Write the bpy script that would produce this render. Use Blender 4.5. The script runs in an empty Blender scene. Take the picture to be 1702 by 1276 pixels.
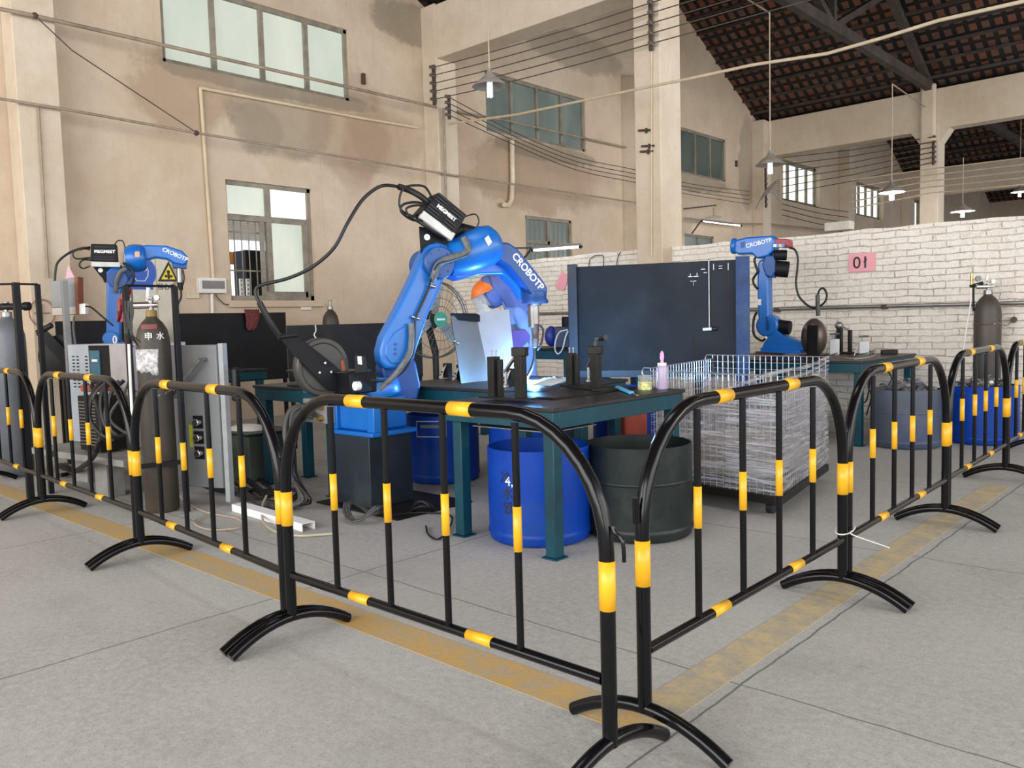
import bpy, bmesh, math, random
from mathutils import Vector, Matrix, Euler
random.seed(7)
SC = bpy.context.scene
COL = SC.collection

# ------------------------------------------------------------------ camera
FPX, CX, CY, CAMH = 1380.0, 851.0, 638.0, 1.25
RX = (0.73594906, 0.03086757, -0.67633288)
RY = (0.67650065, -0.07327872, 0.73278721)
RZ = (-0.02694145, -0.9968337, -0.07481133)
cam_d = bpy.data.cameras.new('camera'); cam = bpy.data.objects.new('camera', cam_d); COL.objects.link(cam)
cam_d.sensor_width = 36.0; cam_d.lens = FPX / 1702.0 * 36.0; cam_d.clip_end = 300
cam.matrix_world = Matrix(((RX[0], -RX[1], -RX[2], 0), (RY[0], -RY[1], -RY[2], 0), (RZ[0], -RZ[1], -RZ[2], CAMH), (0, 0, 0, 1)))
SC.camera = cam

# ------------------------------------------------------------------ sky, daylight, added fill, exposure
W = bpy.data.worlds.new('sky'); SC.world = W; W.use_nodes = True
bg = W.node_tree.nodes['Background']; bg.inputs[0].default_value = (0.80, 0.89, 1.0, 1); bg.inputs[1].default_value = 1.5
def area(name, loc, rot, sx, sy, power, color):
    l = bpy.data.lights.new(name, 'AREA'); l.shape = 'RECTANGLE'; l.size = sx; l.size_y = sy; l.energy = power; l.color = color
    o = bpy.data.objects.new(name, l); COL.objects.link(o); o.location = loc; o.rotation_euler = rot; return o
R_ = math.radians
area('daylight_through_back_doors', (-2.0, -7.0, 3.6), (R_(104), 0, 0), 15, 5.6, 1700, (1.0, 0.965, 0.915))
area('added_fill_open_side', (8.6, 3.5, 3.5), (R_(101), 0, R_(90)), 17, 5.5, 1080, (1.0, 0.965, 0.91))  # added fill at the open right side, no doors stand there
area('added_fill_under_roof', (-3.0, 3.4, 8.2), (0, 0, 0), 5, 1.2, 90, (0.97, 0.98, 1.0))  # added fill below the closed tile roof, which has no roof light
area('added_fill_second_bay', (8.6, 15.5, 3.6), (R_(97), 0, R_(90)), 9, 5, 800, (1.0, 0.96, 0.90))  # added fill that brightens the walls of the second bay
SC.view_settings.view_transform = 'Standard'; SC.view_settings.look = 'None'
SC.view_settings.exposure = 0.0; SC.view_settings.gamma = 1.0; SC.view_settings.use_curve_mapping = False

# ------------------------------------------------------------------ helpers
def ray(px, py):
    a, b = px - CX, py - CY
    return Vector((RX[0]*a + RX[1]*b + RX[2]*FPX, RY[0]*a + RY[1]*b + RY[2]*FPX, RZ[0]*a + RZ[1]*b + RZ[2]*FPX))
C0 = Vector((0, 0, CAMH))
def at(px, py, x=None, y=None, z=None, d=None):
    v = ray(px, py)
    if x is not None: return C0 + v * (x / v.x)
    if y is not None: return C0 + v * (y / v.y)
    if z is not None: return C0 + v * ((z - CAMH) / v.z)
    return C0 + v * (d / FPX)
def frame(ax):
    ax = Vector(ax).normalized()
    a = Vector((0, 0, 1)) if abs(ax.z) < 0.9 else Vector((1, 0, 0))
    u = ax.cross(a).normalized(); return u, ax.cross(u).normalized()
def smooth_path(pts, n=6, closed=False):
    P = [Vector(p) for p in pts]; out = []; N = len(P)
    if N < 3: return P
    for i in range(N if closed else N - 1):
        p0 = P[(i-1) % N] if (closed or i > 0) else P[0]*2 - P[1]
        p1 = P[i]; p2 = P[(i+1) % N]
        p3 = P[(i+2) % N] if (closed or i + 2 < N) else P[-1]*2 - P[-2]
        for k in range(n):
            t = k / n
            out.append(0.5*((2*p1) + (p2-p0)*t + (2*p0-5*p1+4*p2-p3)*t*t + (3*p1-p0-3*p2+p3)*t*t*t))
    if not closed: out.append(P[-1])
    return out
class MB:
    def __init__(s): s.v = []; s.f = []
    def add(s, vs, fs):
        o = len(s.v); s.v += [Vector(v) for v in vs]; s.f += [tuple(i + o for i in f) for f in fs]; return s
    def box(s, c, d, rz=0.0, M=None):
        x, y, z = d[0]/2, d[1]/2, d[2]/2
        vs = [Vector((a, b, e)) for e in (-z, z) for a, b in ((-x, -y), (x, -y), (x, y), (-x, y))]
        if M is None: M = Matrix.Rotation(rz, 3, 'Z')
        c = Vector(c)
        return s.add([M @ v + c for v in vs], [(3,2,1,0), (4,5,6,7), (0,1,5,4), (1,2,6,5), (2,3,7,6), (3,0,4,7)])
    def bx(s, x0, x1, y0, y1, z0, z1): return s.box(((x0+x1)/2, (y0+y1)/2, (z0+z1)/2), (abs(x1-x0), abs(y1-y0), abs(z1-z0)))
    def beam(s, p0, p1, w, h, up=(0, 0, 1)):
        p0 = Vector(p0); p1 = Vector(p1); ax = (p1-p0); L = ax.length; ax.normalize()
        u = Vector(up); r = ax.cross(u)
        if r.length < 1e-4: r = ax.cross(Vector((1, 0, 0)))
        r.normalize(); u = r.cross(ax)
        M = Matrix((ax, r, u)).transposed()
        return s.box((p0+p1)/2, (L, w, h), M=M)
    def cyl(s, p0, p1, r0, r1=None, n=20, cap=True):
        if r1 is None: r1 = r0
        p0 = Vector(p0); p1 = Vector(p1); u, w = frame(p1-p0); vs = []
        for p, r in ((p0, r0), (p1, r1)):
            for k in range(n):
                a = 2*math.pi*k/n; vs.append(p + u*math.cos(a)*r + w*math.sin(a)*r)
        fs = [(k, (k+1) % n, n + (k+1) % n, n + k) for k in range(n)]
        if cap: fs += [tuple(range(n-1, -1, -1)), tuple(range(n, 2*n))]
        return s.add(vs, fs)
    def lathe(s, p0, ax, prof, n=28):   # prof: (r, h) along ax
        p0 = Vector(p0); ax = Vector(ax).normalized(); u, w = frame(ax); vs = []; fs = []
        for r, h in prof:
            for k in range(n):
                a = 2*math.pi*k/n; vs.append(p0 + ax*h + u*math.cos(a)*max(r, 1e-4) + w*math.sin(a)*max(r, 1e-4))
        for i in range(len(prof)-1):
            for k in range(n): fs.append((i*n+k, i*n+(k+1) % n, (i+1)*n+(k+1) % n, (i+1)*n+k))
        return s.add(vs, fs)
    def tube(s, pts, r, n=8, closed=False, sm=0, cap=True):
        P = smooth_path(pts, sm, closed) if sm else [Vector(p) for p in pts]
        N = len(P); vs = []; fs = []; T = []
        for i in range(N):
            a = P[i-1] if (i > 0 or closed) else P[i]; b = P[(i+1) % N] if (i < N-1 or closed) else P[i]
            t = (b-a); T.append(t.normalized() if t.length > 1e-9 else Vector((0, 0, 1)))
        u, _ = frame(T[0])
        for i in range(N):
            u = (u - T[i]*u.dot(T[i]))
            if u.length < 1e-6: u, _ = frame(T[i])
            u.normalize(); w = T[i].cross(u)
            rr = r[i*len(r)//N] if isinstance(r, (list, tuple)) else r
            for k in range(n):
                a = 2*math.pi*k/n; vs.append(P[i] + u*math.cos(a)*rr + w*math.sin(a)*rr)
        for i in range(N if closed else N-1):
            j = (i+1) % N
            for k in range(n): fs.append((i*n+k, i*n+(k+1) % n, j*n+(k+1) % n, j*n+k))
        if cap and not closed: fs += [tuple(range(n-1, -1, -1)), tuple(range((N-1)*n, N*n))]
        return s.add(vs, fs)
    def prism(s, poly, off):            # poly: list of 3D points, extruded by off
        n = len(poly); off = Vector(off); vs = [Vector(p) for p in poly]; vs += [v + off for v in vs]
        fs = [tuple(range(n-1, -1, -1)), tuple(range(n, 2*n))] + [(k, (k+1) % n, n+(k+1) % n, n+k) for k in range(n)]
        return s.add(vs, fs)
    def ball(s, c, r, n=12, sc=(1, 1, 1)):
        c = Vector(c); prof = [(math.sin(math.pi*i/n), -math.cos(math.pi*i/n)) for i in range(n+1)]; vs = []; fs = []; m = n*2
        for a, h in prof:
            for k in range(m):
                t = 2*math.pi*k/m; vs.append(c + Vector((max(a, 1e-4)*math.cos(t)*r*sc[0], max(a, 1e-4)*math.sin(t)*r*sc[1], h*r*sc[2])))
        for i in range(n):
            for k in range(m): fs.append((i*m+k, i*m+(k+1) % m, (i+1)*m+(k+1) % m, (i+1)*m+k))
        return s.add(vs, fs)
    def build(s, name, mat, parent=None, bevel=0, seg=2, label=None, kind=None, ang=38, solid=0, sub=0, fixn=True):
        base = wloc(parent) if parent else Vector((0, 0, 0))
        me = bpy.data.meshes.new(name); me.from_pydata([v - base for v in s.v], [], s.f); me.update()
        if fixn:
            b = bmesh.new(); b.from_mesh(me); bmesh.ops.recalc_face_normals(b, faces=b.faces); b.to_mesh(me); b.free()
        for p in me.polygons: p.use_smooth = True
        me.set_sharp_from_angle(angle=R_(ang))
        me.materials.append(mat)
        o = bpy.data.objects.new(name, me); COL.objects.link(o)
        if parent: o.parent = parent
        if solid: m = o.modifiers.new('s', 'SOLIDIFY'); m.thickness = solid; m.offset = 0
        if sub: m = o.modifiers.new('u', 'SUBSURF'); m.levels = sub; m.render_levels = sub
        if bevel: m = o.modifiers.new('b', 'BEVEL'); m.width = bevel; m.segments = seg; m.limit_method = 'ANGLE'; m.angle_limit = R_(40); m.harden_normals = False
        if label: o['label'] = label
        if kind: o['kind'] = kind
        return o
def wloc(o):
    v = Vector((0, 0, 0))
    while o is not None: v = v + o.location; o = o.parent
    return v
def thing(name, label, cat, loc=(0, 0, 0), group=None):
    o = bpy.data.objects.new(name, None); COL.objects.link(o); o.location = loc; o.empty_display_size = 0.1
    o['label'] = label; o['category'] = cat
    if group: o['group'] = group
    return o
def tag(o, label, cat, group=None, kind=None):
    o['label'] = label; o['category'] = cat
    if group: o['group'] = group
    if kind: o['kind'] = kind
    return o
def dup(o, loc, rz=None, label=None, parent=None):
    c = o.copy(); COL.objects.link(c)
    if parent is None: c.location = loc
    else: c.parent = parent; c.matrix_parent_inverse = Matrix()
    if rz is not None: c.rotation_euler = (0, 0, rz)
    if label: c['label'] = label
    for ch in [k for k in bpy.data.objects if k.parent == o]: dup(ch, None, None, None, c)
    return c
def text(name, body, mat, parent, org, u, v, h, ext=0.0008, align='CENTER', bold=0.0):
    cu = bpy.data.curves.new(name, 'FONT'); cu.body = body; cu.size = h; cu.extrude = ext; cu.align_x = align; cu.align_y = 'CENTER'; cu.offset = bold
    t = bpy.data.objects.new(name+'_tmp', cu); COL.objects.link(t)
    bpy.context.view_layer.update()
    me = bpy.data.meshes.new_from_object(t.evaluated_get(bpy.context.evaluated_depsgraph_get()))
    bpy.data.objects.remove(t)
    u = Vector(u).normalized(); v = Vector(v); v = (v - u*v.dot(u)).normalized(); w = u.cross(v)
    base = wloc(parent) if parent else Vector((0, 0, 0)); org = Vector(org)
    for q in me.vertices: c = q.co.copy(); q.co = org + u*c.x + v*c.y + w*c.z - base
    me.materials.clear(); me.materials.append(mat)
    o = bpy.data.objects.new(name, me); COL.objects.link(o)
    if parent: o.parent = parent
    return o

# ------------------------------------------------------------------ materials
def nodes(name):
    m = bpy.data.materials.new(name); m.use_nodes = True; nt = m.node_tree
    return m, nt, nt.nodes['Principled BSDF']
def N(nt, t, **k):
    n = nt.nodes.new(t)
    for a, b in k.items():
        if a in ('i',):
            for kk, vv in b.items(): n.inputs[kk].default_value = vv
        else: setattr(n, a, b)
    return n
def L(nt, a, b): nt.links.new(a, b)
def mixc(nt, fac, a, b, mode='MIX'):
    m = N(nt, 'ShaderNodeMix', data_type='RGBA', blend_type=mode)
    for s, v in ((m.inputs[0], fac), (m.inputs[6], a), (m.inputs[7], b)):
        if hasattr(v, 'links') or isinstance(v, bpy.types.NodeSocket): L(nt, v, s)
        else: s.default_value = v if not isinstance(v, tuple) else (v + (1,))[:4]
    return m.outputs[2]
def ramp(nt, src, a, b):
    r = N(nt, 'ShaderNodeMapRange', i={1: a, 2: b}); L(nt, src, r.inputs[0]); return r.outputs[0]
def math_(nt, op, a, b=None, c=None):
    n = N(nt, 'ShaderNodeMath', operation=op)
    for i, v in enumerate((a, b, c)):
        if v is None: continue
        if isinstance(v, bpy.types.NodeSocket): L(nt, v, n.inputs[i])
        else: n.inputs[i].default_value = v
    return n.outputs[0]
def noise(nt, vec, scale, det=3, rough=0.55):
    n = N(nt, 'ShaderNodeTexNoise', i={'Scale': scale, 'Detail': det, 'Roughness': rough}); L(nt, vec, n.inputs['Vector']); return n.outputs[0]
def pos(nt): return N(nt, 'ShaderNodeNewGeometry').outputs['Position']
_mats = {}
def mat(name, col, rough=0.5, metal=0.0, var=0.12, scale=9.0, bump=0.0, dirt=None, dirt_amt=0.0, spec=0.5, emit=None, estr=0.0, alpha=1.0, coat=0.0):
    if name in _mats: return _mats[name]
    m, nt, bs = nodes(name)
    tc = N(nt, 'ShaderNodeTexCoord').outputs['Object']
    c = tuple(col)
    n1 = noise(nt, tc, scale, 3)
    f = ramp(nt, n1, 0.3, 0.7)
    out = mixc(nt, f, tuple(x*(1-var) for x in c), tuple(min(1, x*(1+var)) for x in c))
    if dirt:
        n2 = noise(nt, tc, scale*0.45, 6, 0.7)
        f2 = math_(nt, 'MULTIPLY', ramp(nt, n2, 0.5, 0.68), dirt_amt)
        out = mixc(nt, f2, out, tuple(dirt))
    L(nt, out, bs.inputs['Base Color'])
    bs.inputs['Roughness'].default_value = rough; bs.inputs['Metallic'].default_value = metal
    bs.inputs['Specular IOR Level'].default_value = spec
    if coat: bs.inputs['Coat Weight'].default_value = coat; bs.inputs['Coat Roughness'].default_value = 0.15
    if bump:
        b = N(nt, 'ShaderNodeBump', i={'Strength': bump, 'Distance': 0.01}); L(nt, noise(nt, tc, scale*6, 4), b.inputs['Height']); L(nt, b.outputs[0], bs.inputs['Normal'])
    if emit: bs.inputs['Emission Color'].default_value = tuple(emit) + (1,); bs.inputs['Emission Strength'].default_value = estr
    if alpha < 1: bs.inputs['Alpha'].default_value = alpha
    _mats[name] = m; return m
def sep(nt, p):
    s = N(nt, 'ShaderNodeSeparateXYZ'); L(nt, p, s.inputs[0]); return s.outputs
def stain(nt, s, uc, vc, ru, rv, nz, axis_u=1):   # soft blotch centred at (uc, vc) in wall coordinates, edge broken by noise
    a = math_(nt, 'DIVIDE', math_(nt, 'SUBTRACT', s[axis_u], uc), ru); b = math_(nt, 'DIVIDE', math_(nt, 'SUBTRACT', s[2], vc), rv)
    r = math_(nt, 'ADD', math_(nt, 'POWER', math_(nt, 'ABSOLUTE', a), 2.0), math_(nt, 'POWER', math_(nt, 'ABSOLUTE', b), 2.0))
    r = math_(nt, 'ADD', r, math_(nt, 'MULTIPLY', math_(nt, 'SUBTRACT', nz, 0.5), 2.6))
    m = N(nt, 'ShaderNodeMapRange', i={1: 1.15, 2: 0.75, 3: 0.0, 4: 1.0}); L(nt, r, m.inputs[0]); return m.outputs[0]
def plaster(name, base=(0.66, 0.545, 0.425), stains=()):
    m, nt, bs = nodes(name); p = pos(nt); s = sep(nt, p)
    big = noise(nt, p, 0.55, 5, 0.6); fine = noise(nt, p, 6, 5, 0.65)
    c = mixc(nt, ramp(nt, big, 0.35, 0.68), (base[0]*0.83, base[1]*0.79, base[2]*0.74), base)
    c = mixc(nt, math_(nt, 'MULTIPLY', ramp(nt, fine, 0.52, 0.75), 0.25), c, (0.42, 0.34, 0.26))
    mp = N(nt, 'ShaderNodeMapping', i={'Scale': (5, 5, 0.5)}); L(nt, p, mp.inputs[0])
    st = noise(nt, mp.outputs[0], 1.6, 5, 0.7)
    c = mixc(nt, math_(nt, 'MULTIPLY', ramp(nt, st, 0.55, 0.8), 0.35), c, (0.38, 0.31, 0.23))
    nz = math_(nt, 'ADD', math_(nt, 'MULTIPLY', noise(nt, p, 1.7, 6, 0.62), 0.72), math_(nt, 'MULTIPLY', noise(nt, p, 8, 6, 0.75), 0.28))
    mot = noise(nt, p, 2.6, 6, 0.72)
    c = mixc(nt, math_(nt, 'MULTIPLY', ramp(nt, mot, 0.50, 0.66), 0.30), c, (0.50, 0.37, 0.27))
    c = mixc(nt, math_(nt, 'MULTIPLY', ramp(nt, mot, 0.46, 0.34), 0.22), c, (0.74, 0.65, 0.53))
    for (uc, vc, ru, rv, col, amt, ax) in stains:
        c = mixc(nt, math_(nt, 'MULTIPLY', stain(nt, s, uc, vc, ru, rv, nz, ax), amt), c, col)
    L(nt, c, bs.inputs['Base Color']); bs.inputs['Roughness'].default_value = 0.9; bs.inputs['Specular IOR Level'].default_value = 0.15
    b = N(nt, 'ShaderNodeBump', i={'Strength': 0.35, 'Distance': 0.02}); L(nt, fine, b.inputs['Height']); L(nt, b.outputs[0], bs.inputs['Normal'])
    return m
BR = (0.36, 0.25, 0.17); DK = (0.22, 0.19, 0.14); PK = (0.55, 0.40, 0.30)
M_wall = plaster('plaster_beige', stains=(
    (5.3, 4.35, 0.75, 0.55, BR, 0.55, 1), (6.7, 4.15, 0.9, 0.5, DK, 0.45, 1), (7.9, 4.25, 0.8, 0.9, BR, 0.45, 1), (8.6, 4.2, 0.7, 0.5, BR, 0.45, 1), (6.3, 4.0, 0.45, 0.35, DK, 0.35, 1), (8.2, 4.0, 0.5, 0.5, BR, 0.4, 1),
    (10.2, 4.5, 0.5, 1.5, PK, 0.45, 1), (12.2, 4.0, 1.9, 0.7, BR, 0.6, 1), (14.2, 4.6, 0.7, 1.0, PK, 0.4, 1), (13.6, 6.6, 1.6, 0.4, DK, 0.5, 1), (9.3, 6.1, 0.9, 0.35, DK, 0.6, 1),
    (12.6, 4.5, 1.6, 0.18, DK, 0.6, 1), (6.6, 4.62, 1.9, 0.14, DK, 0.6, 1), (18.3, 4.5, 1.6, 0.25, DK, 0.6, 1), (20.8, 5.2, 0.5, 1.2, DK, 0.45, 1)))
M_conc = plaster('plaster_columns', (0.68, 0.59, 0.475))
def floor_mat():
    m, nt, bs = nodes('concrete_floor'); p = pos(nt); s = sep(nt, p)
    big = noise(nt, p, 0.8, 6, 0.6); f = noise(nt, p, 30, 6, 0.75); f3 = noise(nt, p, 110, 4, 0.8)
    c = mixc(nt, ramp(nt, big, 0.35, 0.65), (0.33, 0.325, 0.305), (0.43, 0.425, 0.405))
    c = mixc(nt, ramp(nt, f, 0.35, 0.7), c, (0.50, 0.495, 0.475)); c2 = mixc(nt, math_(nt, 'MULTIPLY', ramp(nt, f3, 0.53, 0.68), 0.75), c, (0.17, 0.165, 0.155))
    wob = math_(nt, 'MULTIPLY', math_(nt, 'SUBTRACT', noise(nt, p, 4, 3), 0.5), 0.03)
    def joint(sock, per, off, w):
        a = math_(nt, 'ADD', sock, wob); a = math_(nt, 'ADD', a, off); a = math_(nt, 'PINGPONG', a, per/2)
        n = N(nt, 'ShaderNodeMapRange', i={1: w, 2: w*0.4, 3: 0, 4: 1}); L(nt, a, n.inputs[0]); return n.outputs[0]
    j = math_(nt, 'MAXIMUM', joint(s[0], 2.09, 1.30, 0.006), joint(s[1], 1.91, -2.52, 0.005))
    c3 = mixc(nt, math_(nt, 'MULTIPLY', j, 0.75), c2, (0.07, 0.068, 0.06))
    oil = math_(nt, 'MULTIPLY', ramp(nt, noise(nt, p, 1.3, 5, 0.6), 0.55, 0.75), 0.35)
    c3 = mixc(nt, oil, c3, (0.2, 0.195, 0.185))
    L(nt, c3, bs.inputs['Base Color']); bs.inputs['Roughness'].default_value = 0.72; bs.inputs['Specular IOR Level'].default_value = 0.35
    b = N(nt, 'ShaderNodeBump', i={'Strength': 0.25, 'Distance': 0.006}); L(nt, f, b.inputs['Height']); L(nt, b.outputs[0], bs.inputs['Normal'])
    return m
def line_mat(name, yel, wear):
    m, nt, bs = nodes(name); p = pos(nt)
    w = ramp(nt, noise(nt, p, 9, 6, 0.75), wear-0.12, wear+0.12)
    c = mixc(nt, w, yel, (0.36, 0.34, 0.28))
    c = mixc(nt, math_(nt, 'MULTIPLY', ramp(nt, noise(nt, p, 55, 4, 0.7), 0.5, 0.75), 0.4), c, (0.25, 0.20, 0.12))
    L(nt, c, bs.inputs['Base Color']); bs.inputs['Roughness'].default_value = 0.75; return m
def brick_mat():
    m, nt, bs = nodes('whitewashed_brick'); p = pos(nt); s = sep(nt, p)
    cmb = N(nt, 'ShaderNodeCombineXYZ'); L(nt, s[0], cmb.inputs[0]); L(nt, s[2], cmb.inputs[1])
    nz = N(nt, 'ShaderNodeTexNoise', i={'Scale': 4.0, 'Detail': 6, 'Roughness': 0.7}); L(nt, p, nz.inputs['Vector'])
    vm = N(nt, 'ShaderNodeVectorMath', operation='MULTIPLY_ADD'); L(nt, nz.outputs['Color'], vm.inputs[0]); vm.inputs[1].default_value = (0.09, 0.065, 0); L(nt, cmb.outputs[0], vm.inputs[2])
    br = N(nt, 'ShaderNodeTexBrick', i={'Scale': 1.0, 'Mortar Size': 0.006, 'Mortar Smooth': 0.6, 'Bias': 0.0, 'Brick Width': 0.255, 'Row Height': 0.072, 'Color1': (0.83, 0.785, 0.71, 1), 'Color2': (0.77, 0.715, 0.63, 1), 'Mortar': (0.77, 0.71, 0.63, 1)})
    L(nt, vm.outputs[0], br.inputs['Vector'])
    n1 = noise(nt, p, 2.2, 5, 0.65); n2 = noise(nt, p, 14, 5, 0.7)
    gate = math_(nt, 'MULTIPLY', br.outputs['Fac'], ramp(nt, noise(nt, p, 3.5, 5, 0.75), 0.46, 0.60))
    c = mixc(nt, 0.5, br.outputs['Color'], mixc(nt, ramp(nt, n1, 0.38, 0.62), br.outputs['Color'], (0.88, 0.84, 0.775))); c = mixc(nt, math_(nt, 'MULTIPLY', gate, 0.62), c, (0.28, 0.225, 0.17))
    c = mixc(nt, math_(nt, 'MULTIPLY', ramp(nt, n2, 0.55, 0.75), 0.5), c, (0.42, 0.34, 0.26))
    pk = noise(nt, p, 1.1, 3); c = mixc(nt, math_(nt, 'MULTIPLY', ramp(nt, pk, 0.5, 0.7), 0.25), c, (0.66, 0.50, 0.42))
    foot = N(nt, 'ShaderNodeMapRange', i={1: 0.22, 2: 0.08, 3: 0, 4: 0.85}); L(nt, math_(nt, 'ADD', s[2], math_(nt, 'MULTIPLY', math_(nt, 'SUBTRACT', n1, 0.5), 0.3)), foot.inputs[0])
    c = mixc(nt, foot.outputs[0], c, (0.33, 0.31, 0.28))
    L(nt, c, bs.inputs['Base Color']); bs.inputs['Roughness'].default_value = 0.92; bs.inputs['Specular IOR Level'].default_value = 0.1
    h = math_(nt, 'ADD', math_(nt, 'MULTIPLY', br.outputs['Fac'], -1.0), math_(nt, 'MULTIPLY', n2, 1.3))
    b = N(nt, 'ShaderNodeBump', i={'Strength': 0.8, 'Distance': 0.02}); L(nt, h, b.inputs['Height']); L(nt, b.outputs[0], bs.inputs['Normal'])
    return m
def tile_mat():
    m, nt, bs = nodes('roof_tiles_underside'); p = pos(nt); s = sep(nt, p)
    yy = math_(nt, 'MULTIPLY', s[1], 1.12)
    cmb = N(nt, 'ShaderNodeCombineXYZ'); L(nt, s[0], cmb.inputs[0]); L(nt, yy, cmb.inputs[1])
    br = N(nt, 'ShaderNodeTexBrick', offset=0.0, i={'Scale': 1.0, 'Mortar Size': 0.05, 'Mortar Smooth': 0.15, 'Bias': -0.2, 'Brick Width': 0.24, 'Row Height': 0.30, 'Color1': (0.34, 0.13, 0.08, 1), 'Color2': (0.24, 0.19, 0.17, 1), 'Mortar': (0.012, 0.010, 0.010, 1)})
    L(nt, cmb.outputs[0], br.inputs['Vector'])
    c = mixc(nt, ramp(nt, noise(nt, p, 2.2, 4), 0.35, 0.7), br.outputs['Color'], (0.03, 0.026, 0.028), 'MIX')
    c = mixc(nt, 0.45, br.outputs['Color'], c)
    L(nt, c, bs.inputs['Base Color']); bs.inputs['Roughness'].default_value = 0.9
    b = N(nt, 'ShaderNodeBump', i={'Strength': 1.0, 'Distance': 0.05}); L(nt, math_(nt, 'MULTIPLY', br.outputs['Fac'], -1.0), b.inputs['Height']); L(nt, b.outputs[0], bs.inputs['Normal'])
    return m
def pane_mat(name, c1, c2, strength, scale=1.5):
    m, nt, bs = nodes(name); p = pos(nt)
    mp = N(nt, 'ShaderNodeMapping', i={'Scale': (1, 1, 0.45)}); L(nt, p, mp.inputs[0])
    c = mixc(nt, ramp(nt, noise(nt, mp.outputs[0], scale, 5, 0.6), 0.3, 0.7), c1, c2)
    bs.inputs['Base Color'].default_value = tuple(x*0.35 for x in c1) + (1,); bs.inputs['Roughness'].default_value = 0.25
    L(nt, c, bs.inputs['Emission Color']); bs.inputs['Emission Strength'].default_value = strength; return m
M_pane = pane_mat('daylit_dusty_glass', (0.50, 0.56, 0.48), (0.68, 0.70, 0.60), 0.86)
M_paneB = pane_mat('daylit_bright_glass', (0.75, 0.85, 0.80), (1.0, 1.0, 0.95), 1.15)
M_paneD = pane_mat('grimy_grey_glass', (0.10, 0.125, 0.115), (0.19, 0.215, 0.19), 0.75)
M_paneE = pane_mat('far_grey_glass', (0.045, 0.06, 0.055), (0.07, 0.085, 0.075), 0.8)
M_floor = floor_mat(); M_brick = brick_mat(); M_tile = tile_mat()
M_frame = mat('weathered_alu', (0.27, 0.24, 0.19), 0.6, 0.2, 0.2, 6, dirt=(0.1, 0.08, 0.06), dirt_amt=0.5)
M_wood = mat('dark_timber', (0.055, 0.042, 0.035), 0.85, 0, 0.3, 4)
M_pipe = mat('painted_old_pipe', (0.34, 0.27, 0.20), 0.6, 0.1, 0.2, 5, dirt=(0.15, 0.10, 0.07), dirt_amt=0.6)
M_pvc = mat('yellowed_pvc', (0.62, 0.50, 0.34), 0.5, 0, 0.12, 3)
M_wire = mat('old_wire', (0.07, 0.055, 0.045), 0.7, 0, 0.2, 3)
M_rust = mat('rusty_iron', (0.09, 0.065, 0.05), 0.8, 0.3, 0.3, 12)
M_blk = mat('gloss_black_paint', (0.0035, 0.0035, 0.0045), 0.17, 0, 0.2, 12, spec=0.28)
M_mblk = mat('matt_black', (0.006, 0.0065, 0.009), 0.5, 0, 0.25, 6, dirt=(0.02, 0.02, 0.02), dirt_amt=0.4, spec=0.2)
M_yel = mat('reflective_yellow', (0.78, 0.40, 0.012), 0.35, 0, 0.1, 10)
M_teal = mat('teal_paint', (0.004, 0.052, 0.075), 0.42, 0, 0.2, 4, spec=0.35, dirt=(0.012, 0.02, 0.026), dirt_amt=0.6)
M_top = mat('steel_table_top', (0.020, 0.020, 0.0205), 0.42, 0.2, 0.3, 5, dirt=(0.02, 0.018, 0.017), dirt_amt=0.8)
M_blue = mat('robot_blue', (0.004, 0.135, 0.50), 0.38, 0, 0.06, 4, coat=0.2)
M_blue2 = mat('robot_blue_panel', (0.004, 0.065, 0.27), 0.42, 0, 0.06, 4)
M_bin = mat('blue_drum_plastic', (0.002, 0.045, 0.34), 0.42, 0, 0.12, 5, spec=0.22, dirt=(0.03, 0.075, 0.20), dirt_amt=0.5)
M_green = mat('dark_green_drum', (0.007, 0.013, 0.012), 0.42, 0, 0.2, 5, spec=0.35, dirt=(0.04, 0.047, 0.042), dirt_amt=0.6)
M_rub = mat('black_rubber', (0.008, 0.008, 0.009), 0.5, 0, 0.15, 10)
M_hose = mat('grey_corrugated_hose', (0.06, 0.06, 0.06), 0.5, 0, 0.2, 20)
M_chr = mat('chrome', (0.7, 0.68, 0.65), 0.2, 1.0, 0.05, 10)
M_stl = mat('dull_steel', (0.32, 0.31, 0.30), 0.42, 0.9, 0.15, 10)
M_sheet = mat('galvanised_sheet', (0.55, 0.56, 0.57), 0.45, 0.15, 0.12, 7)
M_dstl = mat('dark_fixture_steel', (0.016, 0.0155, 0.0145), 0.5, 0.3, 0.25, 12, spec=0.3)
M_gry = mat('grey_cabinet_paint', (0.20, 0.205, 0.21), 0.5, 0, 0.06, 4)
M_lgry = mat('light_grey_enamel', (0.36, 0.39, 0.43), 0.45, 0, 0.06, 4)
M_white = mat('white_plastic', (0.75, 0.73, 0.69), 0.5, 0, 0.06, 8)
M_wht = mat('bright_white', (0.9, 0.9, 0.9), 0.5, 0, 0.03, 8)
M_orange = mat('helmet_orange', (0.75, 0.16, 0.02), 0.4, 0, 0.08, 5)
M_red = mat('worn_red', (0.42, 0.07, 0.04), 0.6, 0, 0.15, 8)
M_cap = mat('brass', (0.55, 0.38, 0.12), 0.35, 0.9, 0.1, 10)
M_cyl = mat('gas_cylinder_grey', (0.055, 0.046, 0.036), 0.5, 0.1, 0.2, 5, dirt=(0.10, 0.05, 0.03), dirt_amt=0.6)
M_cylg = mat('gas_cylinder_blue_grey', (0.12, 0.135, 0.155), 0.5, 0.1, 0.15, 5, dirt=(0.2, 0.08, 0.06), dirt_amt=0.4)
M_pink = mat('pink_card', (0.82, 0.36, 0.42), 0.7, 0, 0.03, 5)
M_card = mat('cardboard', (0.42, 0.34, 0.25), 0.8, 0, 0.12, 8)
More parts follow.
